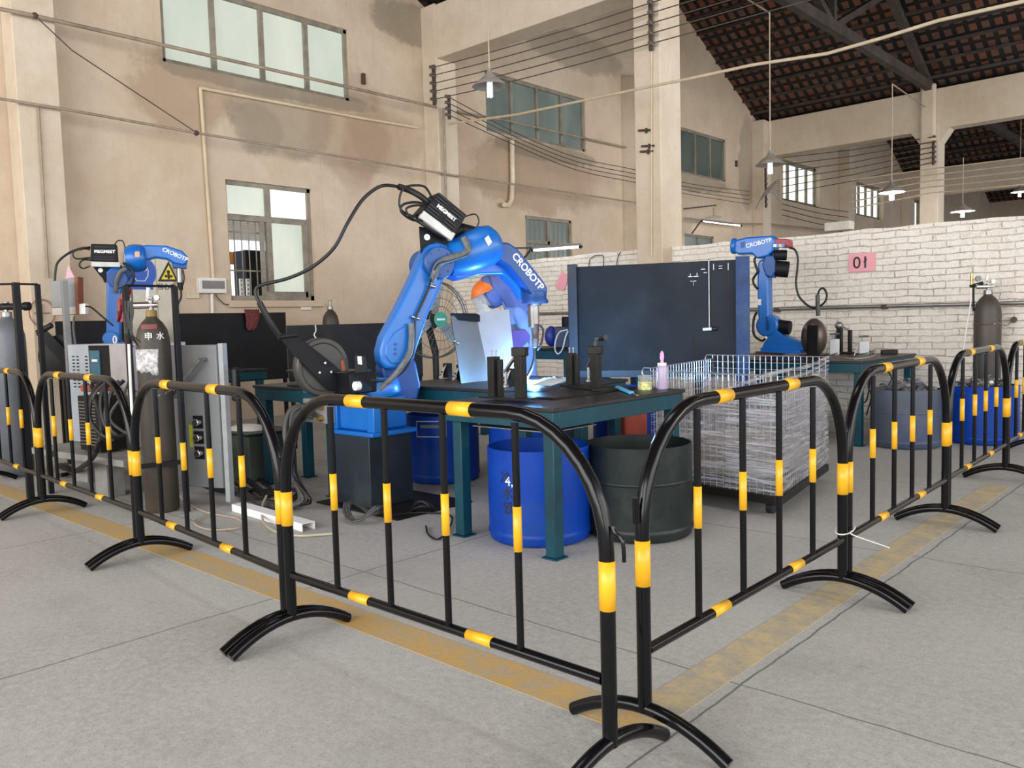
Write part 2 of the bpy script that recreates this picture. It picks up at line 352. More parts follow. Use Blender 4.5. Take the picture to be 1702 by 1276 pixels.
M_tube = mat('lit_fluorescent_tube', (1, 1, 1), 0.4, emit=(1, 0.99, 0.94), estr=4.0)
M_ink = mat('black_ink', (0.02, 0.02, 0.02), 0.6)
M_mud = mat('grey_concrete_block', (0.25, 0.245, 0.23), 0.85, 0, 0.15, 10)
# ------------------------------------------------------------------ the building
S = 'structure'
WX = -10.5
MB().bx(WX-0.3, 9, -7.5, 46, -0.2, 0).build('floor', M_floor, kind=S)
MB().bx(-8.6, -1.36, 2.0, 2.17, 0, 0.0015).build('trim_1', line_mat('yellow_line_front', (0.52, 0.335, 0.11), 0.55), kind=S)
MB().bx(-1.50, -1.345, 2.17, 6.6, 0, 0.0015).build('trim_2', line_mat('yellow_line_side', (0.56, 0.44, 0.24), 0.50), kind=S)
# windows in the wall at x = WX : (y0, y1, z0, z1)
UP = [(5.02 + 5.87*k, 7.92 + 5.87*k, 4.66, 5.72) for k in range(5)]
LO = [(5.79, 7.15, 1.64, 3.27), (11.87, 13.28, 1.64, 3.24), (17.6, 19.0, 1.64, 3.24)]
UP[3] = (23.0, 25.6, 4.5, 5.7); UP[4] = (28.6, 31.2, 4.5, 5.65)
UP.append((33.6, 35.6, 4.5, 5.6))
def wall_with_holes():
    mb = MB(); holes = UP + LO
    ys = sorted({-7.5, 46.0} | {h[0] for h in holes} | {h[1] for h in holes}); zs = sorted({0.0, 11.0} | {h[2] for h in holes} | {h[3] for h in holes})
    for i in range(len(ys)-1):
        for j in range(len(zs)-1):
            yc, zc = (ys[i]+ys[i+1])/2, (zs[j]+zs[j+1])/2
            if any(h[0] < yc < h[1] and h[2] < zc < h[3] for h in holes): continue
            y0, y1, z0, z1 = ys[i], ys[i+1], zs[j], zs[j+1]
            for x, fl in ((WX, 0), (WX-0.28, 1)): mb.add([(x, y0, z0), (x, y1, z0), (x, y1, z1), (x, y0, z1)], [(0, 1, 2, 3) if not fl else (3, 2, 1, 0)])
    for (y0, y1, z0, z1) in holes:
        a, b = WX, WX-0.28
        mb.add([(a, y0, z0), (a, y1, z0), (b, y1, z0), (b, y0, z0)], [(0, 1, 2, 3)]); mb.add([(a, y0, z1), (a, y1, z1), (b, y1, z1), (b, y0, z1)], [(3, 2, 1, 0)])
        mb.add([(a, y0, z0), (a, y0, z1), (b, y0, z1), (b, y0, z0)], [(3, 2, 1, 0)]); mb.add([(a, y1, z0), (a, y1, z1), (b, y1, z1), (b, y1, z0)], [(0, 1, 2, 3)])
    mb.build('wall_left', M_wall, kind=S, fixn=False)
wall_with_holes()
MB().bx(WX, 9, 46, 46.3, 0, 11).build('wall_far', M_wall, kind=S)
wn = [0]
def window(y0, y1, z0, z1, pane, cols, transom=None, bars=0, x=WX-0.03, fw=0.05, sill=False):
    wn[0] += 1
    w = MB()
    g = fw
    w.bx(x-0.06, x, y0, y1, z0, z0+g).bx(x-0.06, x, y0, y1, z1-g, z1).bx(x-0.06, x, y0, y0+g, z0, z1).bx(x-0.06, x, y1-g, y1, z0, z1)
    for c in cols: w.bx(x-0.06, x+0.004, y0+(y1-y0)*c-g*0.6, y0+(y1-y0)*c+g*0.6, z0, z1)
    if transom: w.bx(x-0.06, x+0.004, y0, y1, z0+(z1-z0)*transom-g*0.6, z0+(z1-z0)*transom+g*0.6)
    o = w.build('window_%d' % wn[0], M_frame, kind=S)
    MB().bx(x-0.05, x-0.045, y0+g*.5, y1-g*.5, z0+g*.5, z1-g*.5).build('pane', pane, o)
    if bars:
        b = MB()
        for k in range(bars): yy = y0 + (y1-y0)*(k+0.5)/bars; b.cyl((x-0.03, yy, z0), (x-0.03, yy, z1), 0.007, n=6)
        b.build('security_bars', M_frame, o)
    if sill: MB().bx(x-0.05, WX+0.06, y0-0.06, y1+0.08, z0-0.07, z0-0.02).build('sill', M_wall, o)
    return o
for k, (y0, y1, z0, z1) in enumerate(UP):
    window(y0, y1, z0, z1, (M_pane, M_paneD, M_paneE, M_paneB, M_paneB, M_paneB)[k], (0.25, 0.5, 0.75), x=WX-(0.04 if k < 3 else 0.15), fw=0.055 if k < 3 else 0.10)
# near lower window: left sash slid open, outside seen through the bars
y0, y1, z0, z1 = LO[0]
wn[0] += 1; x = WX-0.05
w = MB(); g = 0.055
w.bx(x-0.07, x, y0, y1, z0, z0+0.07).bx(x-0.07, x, y0, y1, z1-g, z1).bx(x-0.07, x, y0, y0+0.035, z0, z1).bx(x-0.07, x, y1-g, y1, z0, z1)
zt = z0 + (z1-z0)*0.70
w.bx(x-0.07, x+0.006, y0, y1, zt-0.04, zt+0.04).bx(x-0.06, x+0.002, y0+0.62, y0+0.70, z0, z1)
w1 = w.build('window_%d' % wn[0], M_frame, kind=S)
MB().bx(x-0.04, x+0.0, y0+0.52, y0+0.58, z0+0.05, zt).bx(x-0.04, x, y1-0.14, y1-0.06, z0+0.05, zt).bx(x-0.04, x, y0+0.58, y1-0.1, z0+0.05, z0+0.13).build('sash', M_frame, w1)
MB().bx(x-0.045, x-0.04, y0+0.70, y1-0.05, z0+0.08, zt-0.04).build('frosted_pane', M_pane, w1)
MB().bx(x-0.045, x-0.04, y0+0.03, y0+0.62, zt+0.03, z1-0.05).build('left_transom_pane', M_pane, w1)
MB().bx(x-0.045, x-0.04, y0+0.70, y1-0.05, zt+0.03, z1-0.05).build('right_transom_pane', M_paneB, w1)
b = MB()
for k in range(12): yy = y0 + 0.06 + (y1-y0-0.1)*k/11.5; b.cyl((x-0.10, yy, z0), (x-0.10, yy, z1), 0.009, n=6)
for zz in (z0+0.42, z0+0.95): b.bx(x-0.105, x-0.095, y0, y1, zz-0.01, zz+0.01)
b.build('security_bars', M_frame, w1)
MB().bx(WX-0.1, WX+0.07, y0-0.06, y1+0.1, z0-0.09, z0-0.03).build('sill', M_wall, w1)
window(*LO[1], M_paneD, (0.5,), 0.70, 10, sill=False, fw=0.055)
window(*LO[2], M_paneD, (0.5,), 0.66, 0, sill=False)
MB().bx(-30, WX-0.3, -6, 46, -0.3, -0.02).build('yard_outside', mat('yard_concrete', (0.5, 0.5, 0.47), 0.9), kind=S)
# seen through the open sash
def out(px, py, d=14.5): return at(px, py, x=-12.6)
a = at(372, 355, x=-12.8); b2 = at(445, 400, x=-12.8)
mb = MB()
for k in range(14): zz = b2.z + (a.z-b2.z)*k/13; mb.bx(-12.85, -12.8, a.y-1.5, a.y+2.4, zz-0.012, zz+0.012)
mb.bx(-12.84, -12.81, a.y-1.5, a.y-1.46, -0.02, a.z).bx(-12.84, -12.81, a.y+2.36, a.y+2.4, -0.02, a.z)
tag(mb.build('louvre_shutter', M_white), 'grey horizontal louvred shutter outside, seen through the barred window', 'shutter')
a = at(408, 415, x=-12.2); c = at(442, 500, x=-12.2)
tag(MB().bx(-12.6, -12.2, a.y, c.y+0.25, 0.0, a.z).build('utility_cabinet', M_mblk, bevel=0.01), 'dark cabinet standing outside the barred window', 'cabinet')
a = at(375, 418, x=-12.9); c = at(404, 440, x=-12.9)
bs = thing('banner', 'orange and yellow banner outside, low in the open half of the barred window', 'banner', (-12.9, (a.y+c.y)/2, a.z-0.4))
MB().bx(-12.92, -12.9, a.y-0.1, a.y-0.07, -0.02, c.z).bx(-12.92, -12.9, c.y-0.03, c.y, -0.02, c.z).build('banner_post', M_frame, bs)
MB().bx(-12.92, -12.9, a.y-0.1, c.y, c.z, a.z).build('sheet', mat('banner_orange', (0.95, 0.33, 0.05), 0.6, emit=(0.95, 0.3, 0.05), estr=0.0), bs)
MB().bx(-12.9, -12.885, a.y+0.22, c.y-0.04, c.z+0.05, a.z-0.03).build('yellow_panel', mat('banner_yellow', (0.95, 0.8, 0.15), 0.6), bs)
for i, px in enumerate((402, 413)):
    a = at(px-3.5, 463, x=-12.0); c = at(px+3.5, 499, x=-12.0)
    pl = tag(MB().bx(-12.03, -12.0, a.y, c.y, -0.02, a.z).build('notice_plate', M_wht), ('left' if i == 0 else 'right')+' one of two tall white notice strips outside the barred window', 'notice')
    mk = MB()
    for k in range(5): zz = c.z+(a.z-c.z)*(k+0.5)/5; mk.bx(-12.0, -11.997, a.y+0.02, c.y-0.02, zz-0.012, zz+0.02)
    mk.build('lettering', M_ink, pl)

# pilasters on the window wall, columns, beams
PY = [-2.35, 3.42, 9.62, 15.3, 21.3, 27.3, 33.3]
for i, yy in enumerate(PY):
    MB().bx(WX, WX+0.34, yy-0.22, yy+0.22, 0, 6.4).build('pilaster', M_conc, kind=S, bevel=0.01)
BY = {9.62: 5.53, 21.5: 5.45, 33.4: 5.4}
for yy, zb in BY.items():
    MB().bx(WX, 9, yy-0.2, yy+0.2, zb, 6.38).build('beam', M_conc, kind=S, bevel=0.012)
for yy in (9.62, 21.5, 33.4):
    for xx in (-6.13, -1.2, 3.2):
        if yy == 9.62 and xx > -2: xx += 0.9
        MB().bx(xx-0.2, xx+0.2, yy-0.24, yy+0.26, 0, BY[yy]+0.1).build('concrete_column', M_conc, kind=S, bevel=0.012)
        if yy < 10: continue
        MB().prism([(xx-0.42, yy-0.2, BY[yy]), (xx+0.42, yy-0.2, BY[yy]), (xx+0.2, yy-0.2, BY[yy]-0.32), (xx-0.2, yy-0.2, BY[yy]-0.32)], (0, 0.4, 0)).build('haunch', M_conc, kind=S)
MB().bx(-6.32, -6.28+0.30, 21.5-0.34, 21.5-0.2, BY[21.5]-0.3, 6.5).build('column_head', M_conc, kind=S, bevel=0.06, seg=3)
# whitewashed partition wall behind the cells
def ragged(x0, x1, z):
    mb = MB(); n = int((x1-x0)/0.25); pts = [(x0, 9.62, 0)]
    for k in range(n+1): pts.append((x0+(x1-x0)*k/n, 9.62, z+random.uniform(-0.012, 0.016)))
    pts.append((x1, 9.62, 0)); mb.prism(pts, (0, 0.24, 0)); return mb
ragged(WX, -6.33, 2.19).build('wall_partition_left', M_brick, kind=S)
ragged(-5.93, 9, 2.17).build('wall_partition_right', M_brick, kind=S)
# roofs: ridge / valley over each bay, with purlins and trusses
ZV, ZR = 6.42, 9.5
def roof(yv0, yr, yv1, name, tilem):
    MB().add([(WX-0.3, yv0, ZV), (9, yv0, ZV), (9, yr, ZR), (WX-0.3, yr, ZR)], [(0, 1, 2, 3)]).add([(WX-0.3, yr, ZR), (9, yr, ZR), (9, yv1, ZV), (WX-0.3, yv1, ZV)], [(0, 1, 2, 3)]).build(name, tilem, kind=S, solid=0.06)
    mb = MB()
    for (ya, yb, za, zb) in ((yv0, yr, ZV, ZR), (yr, yv1, ZR, ZV)):
        for k in range(1, 13):
            t = k/13; yy = ya+(yb-ya)*t; zz = za+(zb-za)*t - 0.07; mb.bx(WX, 9, yy-0.025, yy+0.025, zz-0.03, zz+0.03)
    mb.build('roof_purlins', M_wood, kind=S)
    for xx in (-6.13, -1.2, 3.2):
        t = MB(); zc = ZV+0.02
        t.beam((xx, yv0+0.1, zc), (xx, yr, ZR-0.2), 0.16, 0.22).beam((xx, yr, ZR-0.2), (xx, yv1-0.1, zc), 0.16, 0.22).beam((xx, yv0+0.1, zc), (xx, yv1-0.1, zc), 0.14, 0.2)
        t.beam((xx, yr, zc), (xx, yr, ZR-0.2), 0.12, 0.12)
        for sgn, ye in ((-1, yv0), (1, yv1)): t.beam((xx, yr, zc), (xx, (yr+ye)/2, (ZR+ZV)/2-0.1), 0.12, 0.12)
        t.build('roof_truss', M_wood, kind=S)
roof(-2.3, 3.65, 9.62, 'ceiling_1', M_tile); roof(9.62, 15.5, 21.5, 'ceiling_2', M_tile); roof(21.5, 27.4, 33.4, 'ceiling_3', M_tile); roof(33.4, 39.5, 46, 'ceiling_4', M_tile)
MB().bx(WX, 9, -7.6, -2.3, 6.4, 6.5).build('ceiling_5', M_wood, kind=S)
# ------------------------------------------------------------------ crowd barriers
def barrier(p, q, label, hooks=True, near_hook=False):
    p = Vector((p[0], p[1], 0)); q = Vector((q[0], q[1], 0)); Lb = (q-p).length; ax = (q-p)/Lb; nrm = Vector((0, 0, 1)).cross(ax)
    T = thing('crowd_barrier', label, 'barrier', p, 'black and yellow crowd barriers around the robot cell')
    P = lambda s, z, o=0: p + ax*s + nrm*o + Vector((0, 0, z))
    ztop, zr, r = 0.985, 0.27, 0.0215
    arc = lambda a: (0.34*(1-math.cos(a)), ztop-0.36+0.36*math.sin(a))
    pts = [P(0, 0.09), P(0, ztop-0.36)] + [P(*arc(math.pi/2*k/9)) for k in range(1, 10)]
    pts += [P(Lb-s, z) for s, z in [arc(math.pi/2*k/9) for k in range(9, 0, -1)]] + [P(Lb, ztop-0.36), P(Lb, 0.09)]
    MB().tube(pts, r, 14).build('hoop', M_blk, T, ang=60)
    MB().tube([P(r, zr), P(Lb-r, zr)], 0.016, 12).build('bottom_rail', M_blk, T, ang=60)
    def band(a, b, rr, par): MB().cyl(a, b, rr+0.0012, n=16, cap=False).build('reflective_band', M_yel, par, solid=0.001)
    for k in range(1, 5):
        s = Lb*k/5 + (0.01 if k < 3 else -0.01)
        b = MB().cyl(P(s, zr+0.01), P(s, ztop-0.015 - (0.012 if k in (1, 4) else 0)), 0.0115, n=12).build('bar', M_blk, T, ang=60)
        band(P(s, 0.575), P(s, 0.71), 0.0115, b)
    for s in (Lb*0.28, Lb*0.62): band(P(s, ztop), P(s+0.10, ztop), r, T)
    for s in (Lb*0.26, Lb*0.65): band(P(s, zr), P(s+0.11, zr), 0.016, T)
    for s in (0, Lb): band(P(s, 0.47), P(s, 0.605), r, T)
    for s in (0, Lb):
        f = [P(s, 0.10 - 0.085*(abs(t)/0.27)**2.0, t) for t in [-0.27+0.54*k/14 for k in range(15)]]
        MB().tube(f, 0.0205, 12).build('foot', M_blk, T, ang=60)
    if hooks:
        MB().tube([P(Lb+0.02, 0.70), P(Lb+0.028, 0.685), P(Lb+0.05, 0.67), P(Lb+0.056, 0.64), P(Lb+0.056, 0.61)], 0.0055, 6, sm=3).build('hook', M_blk, T)
        MB().cyl(P(-0.03, 0.66), P(-0.03, 0.735), 0.011, n=10).build('hook_sleeve', M_blk, T)
    return T
J = [(-1.305, 1.77), (-2.865, 1.77), (-2.915, 1.775), (-4.545, 1.895), (-4.60, 1.90), (-6.30, 1.975), (-6.36, 1.98), (-8.05, 2.05)]
barrier(J[1], J[0], 'black and yellow crowd barrier nearest the camera, in front of the blue drum')
barrier(J[3], J[2], 'black and yellow crowd barrier in front of the robot controller and gas bottle rack')
barrier(J[5], J[4], 'black and yellow crowd barrier in front of the perforated grey power source')
barrier(J[7], J[6], 'black and yellow crowd barrier at the left edge, before the blue-grey gas cylinder')
barrier((-1.345, 2.0), (-1.36, 3.56), 'black and yellow crowd barrier in front of the film-wrapped cage')
barrier((-1.36, 3.615), (-1.385, 5.17), 'black and yellow crowd barrier in front of the dark blue-grey scrap drum')
barrier((-1.39, 5.225), (-1.42, 6.78), 'black and yellow crowd barrier in front of the bright blue scrap drum')
barrier((-1.43, 6.86), (-1.47, 8.40), 'black and yellow crowd barrier farthest away, cut by the right edge', False)
# cable tie round the posts between the second and third side barriers
t = thing('cable_tie', 'long white cable tie around two barrier posts, its tail sticking out', 'cable tie', (-1.36, 3.59, 0.3))
MB().tube([(-1.36+0.036*math.cos(a), 3.59+0.06*math.sin(a), 0.31+0.012*math.sin(a*1)) for a in [2*math.pi*k/16 for k in range(16)]], 0.0028, 6, closed=True).build('loop', M_white, t)
a = at(1418, 889, x=-1.31); b = at(1478, 910, x=-1.25)
MB().tube([(-1.325, 3.57, 0.31), a, b], 0.003, 6, sm=4).build('tail', M_white, t)

# ------------------------------------------------------------------ welding tables
def table(x0, x1, y0, y1, zt, label, legs, top=M_top, frame_h=0.09, lw=0.07, gap=False, group=None):
    T = thing('welding_table', label, 'table', ((x0+x1)/2, (y0+y1)/2, 0), group)
    MB().bx(x0, x1, y0, y1, zt-0.022, zt).build('table_top', top, T, bevel=0.003)
    f = MB(); z1 = zt-0.023; z0 = z1-frame_h; e = 0.012
    f.bx(x0+e, x1-e, y0+e, y0+e+0.05, z0, z1).bx(x0+e, x1-e, y1-e-0.05, y1-e, z0, z1).bx(x0+e, x0+e+0.05, y0+e+0.05, y1-e-0.05, z0, z1).bx(x1-e-0.05, x1-e, y0+e+0.05, y1-e-0.05, z0, z1)
    f.build('apron', M_teal, T, bevel=0.003)
    for lx, ly in legs:
        l = MB().bx(lx-lw/2, lx+lw/2, ly-lw/2, ly+lw/2, 0.008, z0).build('leg', M_teal, T, bevel=0.004)
        MB().bx(lx-lw/2-0.015, lx+lw/2+0.015, ly-lw/2-0.015, ly+lw/2+0.015, 0, 0.008).build('foot_plate', M_teal, l)
    return T
Z = 0.80
table(-3.56, -2.72, 3.25, 4.55, Z, 'black topped teal welding table over the blue and green drums', [(-2.77, 3.30), (-3.50, 3.34), (-2.78, 4.48), (-3.5, 4.48)])
table(-5.02, -3.575, 3.98, 5.16, Z, 'black topped teal welding table holding the folded sheet metal box', [(-3.65, 4.07), (-4.9, 5.08), (-3.65, 5.08)])
table(-6.02, -4.98, 3.46, 3.96, Z, 'teal table with the black cable spool, left of the robot', [(-5.93, 3.53), (-5.08, 3.55), (-5.93, 3.89)])
table(-9.3, -8.33, 3.85, 5.0, Z, 'teal table at the foot of the black screens, behind the grey cabinet', [(-8.40, 3.92), (-8.40, 4.92), (-9.2, 3.92), (-9.2, 4.92)])
ZB = at(920, 579, y=6.5).z
table(-6.6, -4.75, 6.5, 7.15, ZB, 'tall teal bench behind the welder, left of the dark screen', [(-4.82, 6.57), (-6.5, 6.57), (-5.28, 6.57), (-4.82, 7.08)], top=M_dstl)
table(-4.62, -2.80, 7.80, 9.35, Z, 'teal table against the whitewashed wall carrying the far robot', [(-2.86, 7.87), (-2.86, 9.28), (-3.62, 7.87), (-4.55, 7.87), (-4.55, 9.28)])
# loose plate on the near table
tag(MB().bx(-3.50, -3.02, 3.62, 4.45, Z, Z+0.012).build('fixture_plate', M_dstl, bevel=0.002), 'dark flat base plate under the clamp posts on the near table', 'plate')
tag(MB().bx(-3.4, -2.82, 3.34, 3.75, 0.655, 0.66).build('sheet_offcut', M_stl), 'thin pale sheet offcut tucked under the near table top', 'sheet')

# ------------------------------------------------------------------ drums
def drum(name, cx, cy, r, h, m, label, cat='drum', group=None, rim=None, band=False, tilt=0):
    T = thing(name, label, cat, (cx, cy, 0), group)
    pr = [(0.0, 0.0), (r*0.94, 0.0), (r*0.985, 0.012), (r, 0.05), (r*1.004, h*0.5), (r, h), (r-0.008, h), (r-0.01, 0.03), (0.0, 0.028)]
    MB().lathe((cx, cy, 0.004), (0, 0, 1), pr, 48).build('shell', m, T, ang=50)
    MB().lathe((cx, cy, 0.004), (0, 0, 1), [(r*1.0, 0.035), (r*1.018, 0.045), (r*1.018, 0.06), (r*1.0, 0.07)], 48).build('bottom_rib', m, T)
    if band: MB().lathe((cx, cy, 0.0), (0, 0, 1), [(r*1.0, h*0.60), (r*1.012, h*0.61), (r*1.012, h*0.63), (r*1.0, h*0.64)], 48).build('rib', m, T)
    return T
dr1 = drum('open_drum', -3.13, 3.60, 0.295, 0.535, M_bin, 'bright blue cut-down drum with handwriting, under the near table')
drum('open_drum', -2.72, 4.02, 0.305, 0.53, M_green, 'dark green cut-down drum, right of the bright blue drum', band=True)
dr3 = drum('open_drum', -4.93, 4.50, 0.29, 0.53, M_bin, 'blue drum behind the robot pedestal, with a white framed label')
drum('open_drum', -4.05, 4.55, 0.29, 0.56, M_bin, 'blue drum farther back under the table, seen between the table legs')
drum('open_drum', -3.98, 5.68, 0.26, 0.68, M_bin, 'tall blue drum beyond the table, with white scribbles')
# label frame, writing
def on_drum(cx, cy, r, px, z):  # point on drum side seen at pixel column px
    best = None
    for k in range(720):
        a = 2*math.pi*k/720; n = Vector((math.cos(a), math.sin(a), 0)); p = Vector((cx, cy, z)) + n*r
        if (C0-p).dot(n) <= 0: continue
        q = p-C0; xx = CX + FPX*(RX[0]*q.x+RY[0]*q.y+RZ[0]*q.z)/(RX[2]*q.x+RY[2]*q.y+RZ[2]*q.z)
        if best is None or abs(xx-px) < best[0]: best = (abs(xx-px), p, n)
    return best[1], best[2]
for s, px, z, h, m in (('4,6', 851, 0.37, 0.075, M_wht), ('冷', 840, 0.385, 0.08, M_ink), ('水', 843, 0.30, 0.08, M_ink), ('铁', 845, 0.215, 0.08, M_ink)):
    p, n = on_drum(-3.13, 3.60, 0.297, px, z)
    text('writing', s, m, dr1, p+n*0.001, Vector((0, 0, 1)).cross(n), (0, 0, 1), h)
p, n = on_drum(-4.93, 4.50, 0.292, 715, 0.44); u = Vector((0, 0, 1)).cross(n)
MB().tube([p+n*0.002+u*a+Vector((0, 0, b)) for a, b in ((-0.11, 0.06), (0.13, 0.06), (0.13, -0.06), (-0.11, -0.06))], 0.004, 6, closed=True).build('label_frame', M_white, dr3)
MB().box(p+n*0.002+Vector((0, 0, 0.02)), (0.16, 0.004, 0.025), rz=math.atan2(u.y, u.x)).build('label_strip', M_gry, dr3)
t = thing('orange_tub', 'orange-red tub with a chipped white edge, under the table beyond', 'tub', (-3.95, 5.0, 0))
a = at(985, 690, y=4.95)
MB().bx(a.x-0.06, at(1008, 690, y=4.95).x, 5.2, 5.5, 0.30, 0.66).build('tub_body', M_red, t, bevel=0.02)
MB().bx(a.x-0.05, at(1008, 690, y=4.95).x-0.01, 5.22, 5.48, 0.0, 0.30).build('stand', M_dstl, t)
sd1 = drum('scrap_drum', -2.52, 8.12, 0.30, 0.53, mat('blue_grey_drum', (0.07, 0.085, 0.12), 0.5, 0, 0.2, 4, dirt=(0.02, 0.04, 0.16), dirt_amt=0.7), 'dark blue-grey drum heaped with metal scrap, near the white wall', band=True)
sd2 = drum('scrap_drum', -2.02, 8.72, 0.30, 0.535, M_bin, 'bright blue drum heaped with metal scrap, near the white wall')
for (cx, cy) in ((-2.52, 8.12), (-2.02, 8.72)):
    s = MB(); random.seed(int(cx*100))
    for k in range(70):
        a = random.uniform(0, 6.28); rr = 0.26*math.sqrt(random.random()); l = random.uniform(0.05, 0.16)
        M = Euler((random.uniform(-0.7, 0.7), random.uniform(-0.7, 0.7), random.uniform(0, 6.28))).to_matrix()
        s.box((cx+rr*math.cos(a), cy+rr*math.sin(a), 0.515+0.07*(1-rr/0.3)+random.uniform(-0.02, 0.03)), (l, random.uniform(0.02, 0.06), 0.003), M=M)
    for k in range(7):
        a = random.uniform(0, 6.28); rr = random.uniform(0.05, 0.2); c = Vector((cx+rr*math.cos(a), cy+rr*math.sin(a), 0.56)); dd = Vector((random.uniform(-1, 1), random.uniform(-1, 1), 0.3)).normalized()*0.05
        s.cyl(c-dd, c+dd, 0.022, n=12)
    s.lathe((cx, cy, 0.4), (0, 0, 1), [(0.28, 0.05), (0.2, 0.12), (0.0, 0.15)], 24)
    tag(s.build('scrap_metal', mat('scrap_steel', (0.30, 0.30, 0.31), 0.35, 0.6, 0.7, 8)), 'grey metal offcuts heaped in the '+('blue-grey' if cx < -2.3 else 'bright blue')+' drum', 'scrap', kind='stuff')

# ------------------------------------------------------------------ free-standing dark screen on the right
p0, p1 = Vector((-4.72, 6.0, 0)), Vector((-3.42, 6.62, 0)); ax = (p1-p0).normalized(); nr = Vector((ax.y, -ax.x, 0)); rz = math.atan2(ax.y, ax.x)
M_scr = mat('blue_black_steel_sheet', (0.011, 0.0135, 0.017), 0.55, 0.0, 0.35, 2.2, spec=0.2, dirt=(0.032, 0.038, 0.047), dirt_amt=0.6)
M_scp = mat('navy_post_paint', (0.012, 0.04, 0.115), 0.5, 0, 0.25, 8, spec=0.3, dirt=(0.06, 0.10, 0.17), dirt_amt=0.4)
M_scl = mat('navy_post_dark', (0.007, 0.014, 0.027), 0.45, 0, 0.25, 8)
SCN = thing('arc_screen', 'large blue-black steel arc screen between two posts', 'screen', p0)
def PS(s, z, o=0): return p0 + ax*s + nr*o + Vector((0, 0, z))
Ls = (p1-p0).length
MB().box(PS(Ls/2, 1.255), (Ls, 0.006, 0.95), rz=rz).build('sheet', M_scr, SCN)
MB().box(PS(Ls*0.73, 1.255, 0.006), (0.006, 0.004, 0.94), rz=rz).build('sheet_seam', M_dstl, SCN)
MB().box(PS(-0.02, 0.88, 0.015), (0.085, 0.06, 1.745), rz=rz).build('post', M_scl, SCN, bevel=0.003)
MB().box(PS(Ls+0.03, 0.88, 0.02), (0.115, 0.07, 1.745), rz=rz).build('post', M_scp, SCN, bevel=0.003, label='brighter navy post, scratched')
MB().box(PS(Ls/2, 0.755, 0.0), (Ls, 0.05, 0.06), rz=rz).build('bottom_rail', M_scl, SCN)
for s, a_, b_ in ((0.72, 0.05, -0.05),): MB().box(PS(Ls*0.45, 0.38, 0), (0.06, 0.05, 0.72), rz=rz).build('leg', M_teal, SCN)
ch = MB(); random.seed(3)
for s, z, l, v in ((0.885, 1.66, 0.035, 0), (0.90, 1.63, 0.03, 0), (0.955, 1.675, 0.05, 1), (1.0, 1.66, 0.03, 0), (1.0, 1.68, 0.03, 0), (1.05, 1.672, 0.06, 1), (0.82, 1.60, 0.09, 0), (0.80, 1.615, 0.02, 1), (0.845, 1.615, 0.03, 1), (0.82, 1.56, 0.05, 0), (0.82, 1.54, 0.04, 1), (1.33*0.97, 1.06, 0.02, 1)):
    ch.box(PS(s*Ls/1.12, z, 0.005), (0.005, 0.001, l) if v else (l, 0.001, 0.005), rz=rz)
ch.build('chalk_marks', M_white, SCN)
t = thing('tee_handle_rod', 'thin steel rod with a cross grip, hung on the dark screen', 'rod', PS(1.0, 1.0, 0.02))
a = at(1175, 431, y=6.42); sx = Ls*0.825
MB().cyl(PS(sx, 1.735, 0.014), PS(sx, 1.145, 0.02), 0.006, n=8).tube([PS(sx, 1.73, 0.014), PS(sx, 1.745, 0.005), PS(sx, 1.735, -0.008)], 0.006, 6).build('rod', M_stl, t)
MB().cyl(PS(sx-0.055, 1.137, 0.02), PS(sx+0.02, 1.14, 0.02), 0.014, n=12).build('grip', M_white, t)
MB().cyl(PS(sx+0.02, 1.14, 0.02), PS(sx+0.06, 1.142, 0.02), 0.017, n=12).build('grip_end', M_rub, t)

# ------------------------------------------------------------------ black screens at the back left
def panel(a, b, zt, zb, label, dx=0.01):
    a = Vector((a[0], a[1], 0)); b = Vector((b[0], b[1], 0)); ax_ = (b-a); l = ax_.length; ax_.normalize(); r = math.atan2(ax_.y, ax_.x)
    T = thing('black_screen', label, 'screen', a)
    MB().box((a+b)/2+Vector((0, 0, (zt+zb)/2)), (l, dx, zt-zb), rz=r).build('sheet', M_mblk, T)
    for q in (a+ax_*0.03, b-ax_*0.03): MB().box(q+Vector((0, 0, zt/2))+ax_.cross(Vector((0, 0, 1)))*-0.03, (0.04, 0.04, zt), rz=r).build('post', M_mblk, T)
    return T
a = at(292, 521, x=-9.4); b = at(474, 517, x=-9.4); panel((-9.4, a.y), (-9.4, b.y), a.z, 0.6, 'taller flat black screen behind the grey cabinet, a red glove on its edge')
a = at(92, 534, x=-9.6); b = at(205, 533, x=-9.6); panel((-9.6, a.y), (-9.6, b.y), a.z, 0.5, 'flat black screen at the far left, behind the perforated power source')
a = at(476, 541, d=8.5); b = at(700, 533, d=8.7); panel((a.x, a.y), (b.x, b.y), a.z, 0.7, 'lower flat black screen behind the wire reel and the main robot')
gl = at(418, 516, x=-8.57)
gm = MB(); v0 = []
for i, (py, w) in enumerate(((514, 12), (522, 12), (532, 10), (542, 9), (549, 5))):
    for k in range(6):
        c = at(418+(k-2.5)*w/2.5+2*math.sin(i), py, x=-9.36+0.012*math.sin(k*2.1+i)); v0.append(c)
gm.add(v0, [(i*6+k, i*6+k+1, (i+1)*6+k+1, (i+1)*6+k) for i in range(4) for k in range(5)])
g = tag(gm.build('work_glove', mat('dark_red_knit', (0.13, 0.03, 0.03), 0.9, 0, 0.4, 60), solid=0.012), 'dark red knitted rag hung over the edge of the black screen', 'rag')
tg = at(524, 543, d=8.4)
tag(MB().tube([at(524, 540, d=8.38), at(525, 550, d=8.36), at(522, 556, d=8.36), at(526, 563, d=8.36)], 0.006, 6, sm=3).build('white_hook', M_white), 'small white hook hanging on the lower black screen', 'hook')
